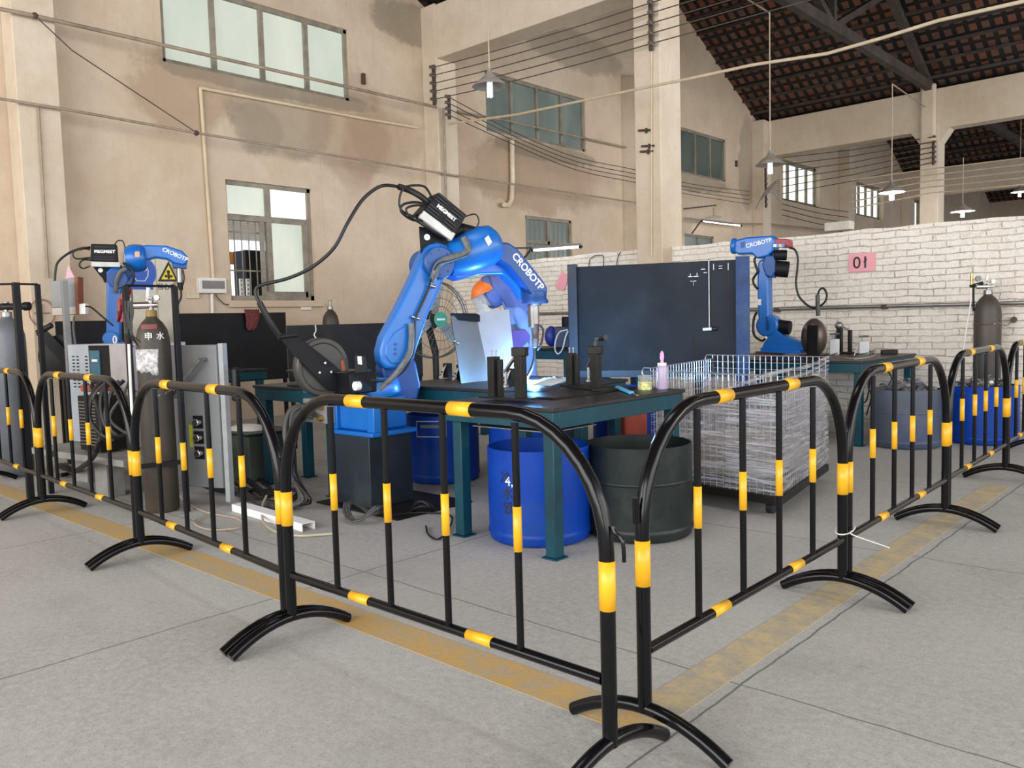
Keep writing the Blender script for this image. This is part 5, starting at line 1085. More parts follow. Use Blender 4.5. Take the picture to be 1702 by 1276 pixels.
def film_mat():
    m = bpy.data.materials.new('stretch_film'); m.use_nodes = True; nt = m.node_tree; nt.nodes.clear()
    out = N(nt, 'ShaderNodeOutputMaterial'); mx = N(nt, 'ShaderNodeMixShader'); tr = N(nt, 'ShaderNodeBsdfTransparent'); gl = N(nt, 'ShaderNodeBsdfPrincipled')
    gl.inputs['Base Color'].default_value = (0.86, 0.87, 0.92, 1); gl.inputs['Roughness'].default_value = 0.14; gl.inputs['Specular IOR Level'].default_value = 1.0; gl.inputs['Metallic'].default_value = 0.5
    p = pos(nt); mp = N(nt, 'ShaderNodeMapping', i={'Scale': (1.0, 1.0, 24), 'Rotation': (0.05, 0.12, 0)}); L(nt, p, mp.inputs[0])
    nz = noise(nt, mp.outputs[0], 3.2, 6, 0.7); n2 = noise(nt, p, 2.2, 3, 0.6)
    f = math_(nt, 'ADD', math_(nt, 'MULTIPLY', ramp(nt, nz, 0.46, 0.60), 0.85), math_(nt, 'MULTIPLY', ramp(nt, n2, 0.3, 0.7), 0.28))  # bright streaks in the mask stand in for highlights along the film
    L(nt, f, mx.inputs[0]); L(nt, tr.outputs[0], mx.inputs[1]); L(nt, gl.outputs[0], mx.inputs[2]); L(nt, mx.outputs[0], out.inputs[0])
    b = N(nt, 'ShaderNodeBump', i={'Strength': 1.0, 'Distance': 0.03}); L(nt, nz, b.inputs['Height']); L(nt, b.outputs[0], gl.inputs['Normal'])
    return m
M_film = film_mat()
def film(path, ztf, zbf, off, name, nz=26, amp=0.008, seed=0):
    v = []; n = len(path)
    for j in range(nz+1):
        for i, q in enumerate(path):
            t = i/(n-1); z = zbf(t)+(ztf(t)-zbf(t))*j/nz
            w = amp*(math.sin(z*120+seed+t*9)+0.6*math.sin(z*57+t*21))
            c = (F+Lb)/2; dr = Vector((q.x-c.x, q.y-c.y, 0)).normalized(); v.append(Vector((q.x, q.y, z)) + dr*(off+w*0.5))
    return MB().add(v, [(j*n+i, j*n+i+1, (j+1)*n+i+1, (j+1)*n+i) for j in range(nz) for i in range(n-1)]).build(name, M_film, FW, fixn=False)
FW = thing('stretch_film', 'loose shiny clear stretch film wound round the right part of the wire cage', 'film', F)
fpath = [Lf.lerp(F, 0.12+0.88*k/14) for k in range(15)] + [F.lerp(Bk, k/14) for k in range(1, 15)]
film(fpath, lambda t: 0.60+0.17*t*2 if t < 0.5 else 0.77+0.10*(t-0.5)*2, lambda t: 0.14, 0.012, 'wrap')
film(fpath[8:], lambda t: 0.74+0.14*t, lambda t: 0.16, 0.026, 'outer_wrap', seed=2)
bp_ = [F.lerp(Bk, k/12) for k in range(13)]
MB().tube([Lf.lerp(F, 0.25)+Vector((0, 0, 0.66)), Lf.lerp(F, 0.7)+Vector((0, -0.02, 0.80)), F+Vector((0.0, -0.03, 0.90)), F.lerp(Bk, 0.5)+Vector((0.03, 0, 0.90)), Bk+Vector((0.02, 0, 0.93))], 0.012, 8, sm=6).build('twisted_strand', M_film, FW)
MB().tube([Lf.lerp(F, 0.35)+Vector((0, 0, 0.62)), Lf.lerp(F, 0.75)+Vector((0, -0.02, 0.76)), F+Vector((0.0, -0.03, 0.84)), F.lerp(Bk, 0.5)+Vector((0.03, 0, 0.86)), Bk+Vector((0.02, 0, 0.90))], 0.010, 8, sm=6).build('twisted_strand', M_film, FW)
# low dark crate behind
c0 = at(1083, 720, z=0.0); ckx, cky = -4.35, 7.0
t = thing('wire_crate', 'dark wire crate on the floor beyond the tables', 'crate', (ckx, cky, 0)); mb = MB()
for k in range(9): mb.cyl((ckx-0.25+0.0625*k, cky, 0.02), (ckx-0.25+0.0625*k, cky, 0.45), 0.004, n=5)
for k in range(6): mb.cyl((ckx-0.25, cky, 0.02+0.086*k), (ckx+0.25, cky, 0.02+0.086*k), 0.004, n=5)
mb.build('front_grid', M_dstl, t)
mb = MB()
for k in range(6): mb.cyl((ckx+0.25, cky+0.08*k, 0.02), (ckx+0.25, cky+0.08*k, 0.45), 0.004, n=5)
for k in range(6): mb.cyl((ckx+0.25, cky, 0.02+0.086*k), (ckx+0.25, cky+0.4, 0.02+0.086*k), 0.004, n=5)
mb.build('side_grid', M_dstl, t)
# ------------------------------------------------------------------ welder (person)
def skin(name, verts, edges, radii, m, par, sub=2, root=0):
    base = wloc(par) if par else Vector((0, 0, 0))
    me = bpy.data.meshes.new(name); me.from_pydata([Vector(v)-base for v in verts], edges, []); me.update()
    o = bpy.data.objects.new(name, me); COL.objects.link(o)
    if par: o.parent = par
    md = o.modifiers.new('skin', 'SKIN'); md.use_smooth_shade = True; md.branch_smoothing = 0.6
    sl = me.skin_vertices[0].data if me.skin_vertices else None
    if sl is None:
        bpy.context.view_layer.objects.active = o; sl = me.skin_vertices[0].data
    for i, r in enumerate(radii):
        rr = r if isinstance(r, tuple) else (r, r); sl[i].radius = rr; sl[i].use_root = (i == root)
    s = o.modifiers.new('sub', 'SUBSURF'); s.levels = sub; s.render_levels = sub
    bpy.context.view_layer.update()
    dg = bpy.context.evaluated_depsgraph_get(); nm = bpy.data.meshes.new_from_object(o.evaluated_get(dg))
    o.modifiers.clear(); o.data = nm; nm.materials.clear(); nm.materials.append(m)
    for p in nm.polygons: p.use_smooth = True
    return o
D = 7.4
def q(px, py, dd=0.0): return at(px, py, d=D+dd)
hip = q(872, 640, 0.05); gx = Vector((hip.x, hip.y, 0))
WP = thing('person', 'welder in blue work clothes and orange face-shield cap, bending over the table', 'person', gx)
M_cloth = mat('blue_workwear', (0.16, 0.24, 0.46), 0.85, 0, 0.15, 5, bump=0.3)
M_hood = mat('navy_hood', (0.085, 0.11, 0.26), 0.9, 0, 0.25, 6, bump=0.3)
M_skin = mat('skin', (0.45, 0.27, 0.19), 0.55)
fwd = Vector((-RX[0], -RY[0], 0)).normalized()         # towards the left of the view
side = Vector((-RX[2], -RY[2], 0)).normalized()        # towards the camera
V = []; E = []; Rr = []
def add(p, r, prev=None):
    V.append(Vector(p)); Rr.append(r)
    if prev is not None: E.append((prev, len(V)-1))
    return len(V)-1
h0 = add(hip, (0.15, 0.13))
b1 = add(q(872, 600), (0.14, 0.125), h0); b2 = add(q(870, 560), (0.15, 0.14), b1); b3 = add(q(862, 520), (0.16, 0.14), b2); nk = add(q(846, 494), (0.075, 0.075), b3)
hd = add(q(826, 480), (0.08, 0.08), nk)
for s in (1, -1):
    sh = add(q(862, 516)+side*0.17*s, 0.075, b3)
    if s == 1: el = add(q(880, 566)+side*0.24, 0.058, sh); wr_ = add(q(858, 606)+side*0.26, 0.042, el)
    else: el = add(q(846, 562)-side*0.22, 0.055, sh); wr_ = add(q(815, 596)-side*0.10, 0.042, el)
    if s == 1: wn_ = V[wr_]
    else: wf_ = V[wr_]
    lg = add(hip+side*0.10*s-Vector((0, 0, 0.08)), 0.105, h0); kn_ = add(gx+side*0.12*s+fwd*0.06+Vector((0, 0, 0.46)), 0.075, lg); an = add(gx+side*0.13*s+Vector((0, 0, 0.10)), 0.06, kn_)
skin('body', V, E, Rr, M_cloth, WP)
for s in (1, -1):
    f0 = gx+side*0.13*s
    skin('shoe', [f0+Vector((0, 0, 0.05))-fwd*0.05, f0+fwd*0.06+Vector((0, 0, 0.05)), f0+fwd*0.19+Vector((0, 0, 0.04))], [(0, 1), (1, 2)], [0.05, 0.045, 0.035], M_rub, WP)
def hand(w, dirv, up_, name):
    dirv = dirv.normalized(); sd = dirv.cross(up_).normalized()
    V = [w, w+dirv*0.05, w+dirv*0.09]; E = [(0, 1), (1, 2)]; R = [(0.028, 0.022), (0.04, 0.018), (0.042, 0.016)]
    for k in range(4):
        L0 = (0.034, 0.04, 0.037, 0.028)[k]; o0 = sd*(k-1.5)*0.02; a = w+dirv*0.10+o0; b = a+dirv*L0*0.9-up_*0.012; c = b+dirv*L0*0.5-up_*0.025
        n = len(V); V += [a, b, c]; E += [(2, n), (n, n+1), (n+1, n+2)]; R += [0.0095, 0.009, 0.0075]
    n = len(V); V += [w+dirv*0.045+sd*-0.042, w+dirv*0.075+sd*-0.06-up_*0.01]; E += [(1, n), (n, n+1)]; R += [0.011, 0.009]
    return skin(name, V, E, R, mat('work_glove_grey', (0.28, 0.26, 0.24), 0.8), WP, sub=1)
hand(wn_, fwd*0.8+Vector((0, 0, -0.5)), Vector((0, 0, 1)), 'gloved_hand'); hand(wf_, fwd*0.7+side*0.4+Vector((0, 0, -0.4)), Vector((0, 0, 1)), 'gloved_hand')
# head with face, hood, cap and visor
hc = q(812, 487)
fd = (fwd*0.92 + Vector((0, 0, -0.36)) + side*0.25).normalized(); su = side - fd*side.dot(fd); su.normalize(); upv = fd.cross(su)
if upv.z < 0: upv = -upv
Mh = Matrix((fd, su, upv)).transposed()
def H(a, b, c): return hc + Mh @ Vector((a, b, c))
hb = MB(); n = 14; prof = [(math.sin(math.pi*i/n), -math.cos(math.pi*i/n)) for i in range(n+1)]; vs = []
for r, h in prof:
    for k in range(28):
        t_ = 2*math.pi*k/28; x_ = math.cos(t_)*max(r, 1e-3)*0.095; y_ = math.sin(t_)*max(r, 1e-3)*0.075*(1-0.2*(h < 0)*(-h)); vs.append(H(x_, y_, h*0.118))
fs = [(i*28+k, i*28+(k+1) % 28, (i+1)*28+(k+1) % 28, (i+1)*28+k) for i in range(n) for k in range(28)]
hd_ = hb.add(vs, fs).build('head', M_skin, WP)
MB().prism([H(0.085, -0.012, -0.03), H(0.085, 0.012, -0.03), H(0.09, 0, 0.02)], (H(0.118, 0, -0.03)-H(0.09, 0, -0.03))*0.9).build('nose', M_skin, hd_, bevel=0.004)
for s in (-1, 1): MB().ball(H(0.082, 0.03*s, 0.012), 0.012, 8).build('eye', M_white, hd_); MB().ball(H(0.0, 0.075*s, 0.0), 0.025, 8, (0.6, 0.5, 1)).build('ear', M_skin, hd_)
MB().tube([H(0.083, -0.025, -0.058), H(0.09, 0, -0.061), H(0.083, 0.025, -0.058)], 0.005, 6).build('mouth', mat('lips', (0.35, 0.12, 0.10), 0.5), hd_)
def dome(a0, a1, rx, ry, rz, u0, u1, off=0.0, nn=14):   # part of an ellipsoid shell around the head
    v = []; m_ = 22
    for j in range(nn+1):
        ph = u0+(u1-u0)*j/nn
        for k in range(m_+1):
            th = a0+(a1-a0)*k/m_; v.append(H(math.cos(th)*math.cos(ph)*rx+off, math.sin(th)*math.cos(ph)*ry, math.sin(ph)*rz))
    return v, [(j*(m_+1)+k, j*(m_+1)+k+1, (j+1)*(m_+1)+k+1, (j+1)*(m_+1)+k) for j in range(nn) for k in range(m_)]
v, f_ = dome(-2.0, 2.0, 0.150, 0.125, 0.135, 0.10, 1.35, 0.005); cp_ = MB().add(v, f_).build('face_shield_cap', M_orange, WP, solid=0.006)
v, f_ = dome(-1.6, 1.6, 0.157, 0.131, 0.135, 0.06, 0.20, 0.005, 3); MB().add(v, f_).build('cap_brim', M_orange, cp_, solid=0.008)
vz = []
for j in range(9):
    for k in range(15):
        th = -1.15+2.3*k/14; vz.append(H(math.cos(th)*0.155+0.01, math.sin(th)*0.125, 0.015-0.17*j/8-0.0))
vm = mat('clear_visor', (0.62, 0.58, 0.52), 0.15, alpha=0.24)
MB().add(vz, [(j*15+k, j*15+k+1, (j+1)*15+k+1, (j+1)*15+k) for j in range(8) for k in range(14)]).build('visor', vm, WP, solid=0.002)
v, f_ = dome(0.95, 2*math.pi-0.95, 0.128, 0.118, 0.150, -1.2, 1.45, -0.02); hs = MB().add(v, f_)
hs.build('hood', M_hood, WP, solid=0.012)
# cape of the hood over neck, back and shoulders
rings = [((818, 478), 0.12, 0.12), ((836, 472), 0.135, 0.15), ((852, 482), 0.14, 0.18), ((864, 500), 0.14, 0.205), ((872, 522), 0.12, 0.215)]
v = []; random.seed(4)
for i, (c2, ra, rb) in enumerate(rings):
    c = q(*c2); d1 = (q(*rings[min(i+1, 4)][0])-q(*rings[max(i-1, 0)][0])).normalized(); w_ = d1.cross(side).normalized()
    for k in range(20):
        a = 2*math.pi*k/20; wob = 1+0.07*math.sin(k*2.7+i*1.3); v.append(c + w_*math.cos(a)*ra*wob + side*math.sin(a)*rb*wob)
MB().add(v, [(i*20+k, i*20+(k+1) % 20, (i+1)*20+(k+1) % 20, (i+1)*20+k) for i in range(4) for k in range(20)]).build('hood_cape', M_hood, WP, solid=0.012, sub=1)
MB().prism([q(849, 549)+side*0.26, q(872, 547)+side*0.28, q(880, 556)+side*0.28, q(879, 580)+side*0.28, q(866, 592)+side*0.28, q(852, 588)+side*0.26], side*0.012).build('purple_shape', mat('purple_patch', (0.11, 0.06, 0.20), 0.9), WP, bevel=0.02)  # flat dark purple shape laid over the jacket

# ------------------------------------------------------------------ pedestal fan
fc = at(722, 531, d=8.0); fa_ = Vector((0.45, -0.55, 0.0)); fa_ = (Vector((-RX[2], -RY[2], 0))*0.8+Vector((RX[0], RY[0], 0))*0.6).normalized()
FN = thing('floor_fan', 'large caged industrial fan behind the robot arm', 'fan', (fc.x, fc.y, 0))
u_, w_ = frame(fa_); R0 = 0.37
gm = MB()
for rr, dz in ((R0, 0), (R0*0.98, 0.05), (R0*0.78, 0.085), (R0*0.55, 0.10), (R0*0.33, 0.11), (R0, -0.04)):
    gm.tube([fc+fa_*dz+u_*math.cos(a)*rr+w_*math.sin(a)*rr for a in [2*math.pi*k/48 for k in range(48)]], 0.006 if rr == R0 else 0.003, 5, closed=True)
for k in range(32):
    a = 2*math.pi*k/32; e = u_*math.cos(a)+w_*math.sin(a)
    gm.tube([fc+e*R0, fc+fa_*0.05+e*R0*0.98, fc+fa_*0.085+e*R0*0.78, fc+fa_*0.10+e*R0*0.55, fc+fa_*0.11+e*R0*0.22], 0.002, 4)
gm.build('guard', mat('fan_guard_grey', (0.12, 0.11, 0.10), 0.45, 0.3), FN)
MB().lathe(fc+fa_*0.11, fa_, [(0, 0), (0.07, 0), (0.075, 0.006), (0.0, 0.008)], 24).build('badge', mat('fan_badge_green', (0.06, 0.30, 0.16), 0.5), FN)
MB().box(fc+fa_*0.12, (0.004, 0.09, 0.02), rz=math.atan2(fa_.y, fa_.x)).build('badge_text', M_white, FN)
MB().cyl(fc-fa_*0.25, fc-fa_*0.02, 0.09).build('motor', M_dstl, FN, bevel=0.02)
for k in range(3):
    a = 2*math.pi*k/3+0.4; e = u_*math.cos(a)+w_*math.sin(a); t_ = fa_.cross(e)
    MB().prism([fc+e*0.05-t_*0.03, fc+e*0.05+t_*0.03, fc+e*0.33+t_*0.12+fa_*0.05, fc+e*0.33-t_*0.08-fa_*0.01], fa_*0.004).build('blade', mat('fan_blade_grey', (0.33, 0.32, 0.29), 0.4), FN)
MB().cyl((fc.x, fc.y, 0.03), (fc.x, fc.y, fc.z-0.3), 0.03, n=14).cyl(Vector((fc.x, fc.y, fc.z-0.32)), fc-fa_*0.14, 0.035, n=14).build('pole', M_dstl, FN)
MB().cyl((fc.x, fc.y, 0), (fc.x, fc.y, 0.03), 0.25, n=32).build('base', M_dstl, FN)
# blue machine with hose loop left of the screen post
c = Vector((at(934, 566, y=6.72).x, 6.72, ZB))
def bm(dx, dy, dz): return c+Vector((dx, dy, dz))
t = thing('bench_machine', 'dark blue bench machine with a white hose loop, left of the screen', 'machine', c)
MB().box(bm(0.05, 0, 0.11), (0.16, 0.22, 0.22), rz=0.3).build('body', mat('navy_machine', (0.015, 0.03, 0.07), 0.5), t, bevel=0.01)
MB().ball(bm(-0.1, -0.05, 0.12), 0.09, 10, (0.8, 0.8, 1.2)).build('drum', mat('deep_blue', (0.02, 0.03, 0.22), 0.45), t)
MB().cyl(bm(0.08, 0, 0.2), bm(0.08, 0, 0.32), 0.06).build('top_motor', M_mblk, t, bevel=0.01)
MB().tube([at(x, y, y=6.5) for x, y in ((943, 548), (930, 552), (923, 568), (923, 582), (928, 588), (935, 580), (940, 560), (944, 550))], 0.008, 6, sm=4).build('white_hose', M_white, t)
c = at(735, 600, d=7.9)

# ------------------------------------------------------------------ hoses and things on the floor
def floor_tube(pts, r, m, name, label, cat, n=8): return tag(MB().tube(pts, r, n, sm=5).build(name, m), label, cat)
con = Vector((-5.0, 3.30, 0.66))
labs = ['thick pale grey hose arching down from the robot base, outermost of the bundle', 'thick grey hose second from outside in the bundle at the robot base', 'dark grey hose in the middle of the bundle at the robot base', 'thin dark hose closest to the pedestal in the bundle']
for k in range(4):
    x = -5.09+0.06*k
    a = [Vector((-5.09+0.05*k, 3.32, 0.69-0.02*k)), Vector((-5.14+0.05*k, 3.24, 0.66)), Vector((-5.12+0.05*k+0.03*math.sin(k*2), 3.18, 0.5)), Vector((-5.02+0.035*k+0.02*math.cos(k*3), 3.16-0.02*k, 0.25)), Vector((-4.88+0.04*k, 3.12, 0.07)), Vector((-5.05-0.1*k, 3.02+0.03*k, 0.022)), Vector((-5.6, 3.1+0.08*k, 0.022)), Vector((-6.3, 3.3+0.1*k, 0.022))]
    floor_tube(a, (0.022, 0.02, 0.018, 0.012)[k], (M_hose, M_hose, M_rub, M_rub)[k], 'hose', labs[k], 'hose', 10)
floor_tube([at(600, 700, d=5.0)+Vector((0, 0, 0)), at(575, 695, d=5.2), at(548, 712, d=5.2), at(540, 745, d=5.2), at(548, 790, d=5.2), at(560, 840, z=0.05), at(585, 870, z=0.02)], 0.019, M_hose, 'hose', 'grey hose bowing left of the robot base, nearest the barrier', 'hose', 10) if False else None
def coil(c, r, turns, m, rr, label, name='cable_coil', squash=0.8, h=0.04, seed=1):
    random.seed(seed); pts = []
    for k in range(turns*14):
        a = 2*math.pi*k/14; f = 1+0.18*math.sin(k*0.37+seed); pts.append(Vector((c.x+r*f*math.cos(a), c.y+r*f*squash*math.sin(a), c.z+rr+h*(0.5+0.5*math.sin(k*0.9+seed)))))
    return tag(MB().tube(pts, rr, 6).build(name, m), label, 'cable')
coil(at(606, 862, z=0.012), 0.13, 9, M_hose, 0.007, 'untidy coil of dark cable in front of the robot pedestal', h=0.09)
coil(at(702, 850, z=0.0), 0.09, 3, M_rub, 0.006, 'small loose cable loop right of the robot pedestal', h=0.05, seed=3)
floor_tube([at(x, y, z=0.012) for x, y in ((640, 858), (690, 852), (748, 856), (745, 880), (728, 896), (712, 888), (708, 874))], 0.006, M_rub, 'cable', 'thin black lead curling on the floor between pedestal and table leg', 'cable', 6)
coil(at(138, 790, z=0.0), 0.22, 5, M_rub, 0.016, 'coil of thick black hose on the floor below the power source', h=0.10, seed=5, squash=0.7)
coil(at(455, 830, z=0.0), 0.28, 4, M_rub, 0.014, 'loose loops of black hose on the floor behind the white channel', h=0.05, seed=6, squash=0.6)
random.seed(12)
for k in range(6):
    lab = ('black lead draped down from the red-topped cooler', 'grey lead hanging before the cooler fins', 'black lead bulging left of the cooler fins', 'green-grey lead curving over the cooler fins', 'black lead closest to the brown gas cylinder', 'grey lead sagging lowest under the power source')[k]
    px = 160+9*k
    pts = [at(px+10, 632, d=5.9), at(px-6+random.uniform(-8, 8), 655, d=5.85), at(px-14+random.uniform(-10, 10), 695, d=5.85), at(px+random.uniform(-8, 14), 722, d=5.85), at(px+20, 735-4*k, d=5.9)]
    floor_tube(pts, 0.010 if k % 2 else 0.014, M_rub if k % 2 == 0 else M_hose, 'hanging_lead', lab, 'cable', 6)
floor_tube([at(152, 640, d=6.0), at(162, 672, d=5.95), at(170, 705, d=5.95), at(165, 735, d=5.95), at(150, 765, d=5.95), at(120, 785, z=0.05), at(100, 790, z=0.03)], 0.019, M_rub, 'hose', 'thick black hose dropping from the power source to the floor coil', 'hose')
floor_tube([at(275, 765, z=0.3), at(285, 800, z=0.15), at(305, 830, z=0.02), at(340, 850, z=0.012), at(395, 862, z=0.012), at(400, 876, z=0.012), at(350, 880, z=0.012), at(322, 868, z=0.012), at(345, 855, z=0.012)], 0.006, M_card, 'hose', 'thin tan hose looping on the floor before the brown cylinder', 'hose', 6)
floor_tube([at(443, 824, z=0.08), at(436, 842, z=0.04), at(438, 866, z=0.03), at(460, 884, z=0.015), at(500, 890, z=0.012), at(560, 886, z=0.012)], 0.008, mat('clear_tan_tube', (0.42, 0.38, 0.28), 0.35), 'hose', 'translucent tan tube curving over the white channel', 'hose', 8)
for k in range(3):
    floor_tube([Vector((-6.25+0.05*k, 3.12, 0.55-0.1*k)), Vector((-6.2+0.06*k, 3.0, 0.35)), Vector((-6.1+0.06*k, 2.98, 0.12)), Vector((-5.9, 3.05+0.05*k, 0.03)), Vector((-5.4, 3.2+0.06*k, 0.02))], 0.013, M_rub, 'hose', ('upper', 'middle', 'lower')[k]+' black hose leaving the grey cabinet connectors for the floor', 'hose')
a, b = at(385, 850, z=0), at(520, 892, z=0)
ch_ = thing('white_channel', 'long white U-shaped channel lying on the floor behind the barrier', 'channel', (a+b)/2)
a, b = at(396, 848, z=0.0), at(513, 882, z=0.0)
dv = (b-a).normalized(); sv = Vector((-dv.y, dv.x, 0))
pf = [(-0.045, 0), (0.045, 0), (0.045, 0.05), (0.041, 0.05), (0.041, 0.004), (-0.041, 0.004), (-0.041, 0.05), (-0.045, 0.05)]
pf = [(x, 0.052-z) for x, z in pf]
MB().prism([a+sv*x+Vector((0, 0, z)) for x, z in pf], b-a).build('profile', M_wht, ch_)
# boards and low block behind
tag(MB().box(at(330, 790, z=0.06)+Vector((0.0, 0.45, 0)), (0.5, 0.35, 0.12), rz=0.2).build('cabinet_plinth', M_mud, bevel=0.006), 'grey concrete block on the floor behind the grey cabinet', 'block')
c = at(405, 735, z=0.3)
t = thing('green_crate', 'dull green tub with white rags under the teal table', 'tub', Vector((c.x, c.y, 0)))
MB().bx(c.x-0.35, c.x+0.25, c.y-0.1, c.y+0.35, 0.0, 0.38).build('tub_body', mat('dull_green', (0.06, 0.08, 0.06), 0.6, 0, 0.2, 5), t, bevel=0.015)
MB().bx(c.x-0.37, c.x+0.27, c.y-0.12, c.y+0.37, 0.38, 0.395).build('rim', M_rub, t, bevel=0.004)
MB().ball((c.x-0.1, c.y+0.1, 0.39), 0.16, 8, (1.3, 0.9, 0.3)).build('rags', M_white, t)

# ------------------------------------------------------------------ lamps
def pendant(c, top, r, label, lit=False, stay=None, power=0):
    T = thing('pendant_lamp', label, 'lamp', top)
    if stay: MB().tube([top, stay], 0.012, 6).build('stay_rod', M_pipe, T)
    MB().tube([top, c+Vector((0, 0, 0.17))], 0.009, 8).build('cord_tube', M_card, T)
    MB().cyl(c+Vector((0, 0, 0.11)), c+Vector((0, 0, 0.18)), 0.03, 0.022).build('lamp_holder', M_gry, T, bevel=0.003)
    sh = MB().lathe(c, (0, 0, 1), [(r, -0.02), (r*0.98, -0.01), (r*0.62, 0.05), (r*0.30, 0.10), (r*0.17, 0.14), (0.02, 0.15), (0.02, 0.146), (r*0.16, 0.135), (r*0.28, 0.095), (r*0.6, 0.044), (r*0.96, -0.016)], 36).build('lamp_shade', mat('enamel_shade', (0.30, 0.27, 0.23), 0.4, 0.1, 0.2, 6), T, ang=50)
    tb = MB()
    for k in range(4): a = math.pi/2*k+0.4; o = Vector((0.024*math.cos(a), 0.024*math.sin(a), 0)); tb.cyl(c+o+Vector((0, 0, 0.03)), c+o+Vector((0, 0, -0.14)), 0.011, n=10)
    m_ = mat('lit_bulb', (1, 1, 1), emit=(0.95, 0.97, 1.0), estr=30.0) if lit else mat('glowing_tube', (0.75, 0.78, 0.85), 0.3, emit=(0.75, 0.8, 1.0), estr=0.9)
    tb.build('bulb', m_, T)
    if power:
        l = bpy.data.lights.new('lamp_light', 'POINT'); l.energy = power; l.shadow_soft_size = 0.08; l.color = (0.95, 0.97, 1)
        o = bpy.data.objects.new('lamp_light', l); COL.objects.link(o); o.location = c+Vector((0, 0, -0.17))
    return T
pendant(at(814, 141, y=7.0), Vector((at(813, 100, y=7.0).x, 7.0, 7.6)), 0.20, 'grey enamel pendant lamp with a spiral tube, hanging near the first beam')
c = at(1280, 272, y=11.0); pendant(c, Vector((c.x, 11.0, at(1277, 22, y=11.0).z)), 0.20, 'brownish pendant lamp hanging in front of the tiled roof bay', stay=at(1238, -4, y=11.2))
c = at(1482, 318, y=14.5); pendant(c, Vector((c.x, 14.5, at(1482, 140, y=14.5).z)), 0.20, 'brightly lit pendant lamp left of the far column', True, stay=at(1538, 178, y=21.29), power=120)
c = at(1600, 350, y=20.0); pendant(c, Vector((c.x, 20.0, at(1600, 262, y=20.0).z)), 0.24, 'lit pendant lamp low behind the wall, right of the far column', True, power=60)
c = at(1695, 318, y=26.0); pendant(c, Vector((c.x, 26.0, 8.5)), 0.22, 'small lit pendant lamp at the far right edge', True, power=30)
def tube_lamp(a, b, label, arm=None):
    T = thing('fluorescent_lamp', label, 'lamp', (a+b)/2)
    MB().cyl(a, b, 0.018, n=14).build('tube', M_tube, T)
    MB().beam(a+Vector((0, 0, 0.035)), b+Vector((0, 0, 0.035)), 0.04, 0.03).build('fitting', M_gry, T)
    MB().cyl(a-(b-a)*0.02, a+(b-a)*0.02, 0.024).build('end_cap', M_dstl, T); MB().cyl(b-(b-a)*0.02, b+(b-a)*0.02, 0.024).build('end_cap', M_dstl, T)
    if arm:
        for p_, q_ in arm: MB().beam(p_, q_, 0.025, 0.025).build('arm', M_rust, T)
    return T
a = at(886, 416, y=9.5); b = at(965, 410, y=9.5)
tube_lamp(a, b, 'lit fluorescent tube on a bracket above the wall, by the small barred window', [(at(858, 412, y=9.55), at(885, 412, y=9.5)), (at(872, 428, y=9.62), at(884, 412, y=9.52))])
a = at(1166, 367, x=-10.2); b = at(1231, 375, x=-10.2)
tube_lamp(a, b, 'lit fluorescent tube on the far window wall, right of the near column', [(at(1150, 388, x=-10.25), at(1166, 366, x=-10.2))])
a = at(1172, 358, x=-9.9); sh = thing('shade_lamp', 'small flat white lamp shade above the far fluorescent tube', 'lamp', a)
MB().lathe(at(1186, 360, x=-10.0), (0, 0, 1), [(0, 0.03), (0.05, 0.025), (0.2, -0.01), (0.2, -0.015), (0.0, 0.0)], 24).build('shade', M_white, sh); MB().tube([at(1186, 358, x=-10.0), at(1186, 345, x=-10.0)], 0.006).build('stem', M_rust, sh)
MB().beam(at(1137, 347, x=-10.1), at(1190, 341, x=-10.1), 0.03, 0.03).build('arm', M_rust, sh)

# ------------------------------------------------------------------ pipes, trunking, wires
XW = WX+0.03
def wallpipe(pts, r, m, name, label, cat='pipe', sm=0): return tag(MB().tube(pts, r, 10, sm=sm).build(name, m), label, cat)
zU = 4.86
xP = WX + 0.42
def wp(px, py, x=xP): return at(px, py, x=x)
wallpipe([wp(-60, 3), wp(56, 26), wp(571, 143), wp(725, 178)], 0.022, M_pipe, 'wall_pipe', 'upper brown pipe crossing the high window on the left wall')
wallpipe([wp(-60, 153), wp(0, 164), wp(110, 182), wp(327, 221), wp(600, 266), wp(740, 289), wp(1058, 337)], 0.016, M_pipe, 'wall_pipe', 'lower thin pipe along the whole left wall')
wallpipe([wp(760, 185, -10.4), wp(850, 202, -10.4), wp(1072, 252, -10.4)], 0.018, M_pipe, 'wall_pipe', 'brown pipe running below the second high window')
tag(MB().tube([wp(58, 26), wp(120, 84), wp(220, 150), wp(326, 220)], 0.007, 6).build('guy_wire', M_wire), 'slanting thin wire between the two wall pipes at the left', 'wire')
for px, py, l in ((58, 26, 'upper'), (326, 221, 'lower')): tag(MB().ball(wp(px, py), 0.035, 6).build('wire_knot', M_rust), 'rusty wire knot at the '+l+' end of the slanting wire', 'knot')
wallpipe([at(64, 178, x=-10.13), at(80, 462, x=-10.13)], 0.014, M_pipe, 'drop_pipe', 'thin vertical pipe on the left pillar')
wallpipe([at(333, 146, x=XW), at(355, 470, x=XW)], 0.024, M_pvc, 'cable_trunking', 'vertical yellowed trunking left of the barred window')
wallpipe([at(333, 146, x=XW), at(600, 196, x=XW), at(694, 212, x=XW)], 0.024, M_pvc, 'cable_trunking', 'sloping yellowed trunking under the high window')
wallpipe([at(851, 232, x=XW+0.03), at(852, 300, x=XW+0.03), at(850, 332, x=XW+0.03), at(845, 341, x=XW+0.05), at(838, 340, x=XW+0.1)], 0.045, mat('cream_drain', (0.72, 0.62, 0.47), 0.5), 'drain_pipe', 'cream drain pipe with a bent foot under the second high window')
wallpipe([at(737, 180, x=-10.1), at(741, 320, x=-10.1), at(742, 420, x=-10.1)], 0.022, M_pipe, 'drop_pipe', 'vertical brown pipe on the second pilaster')
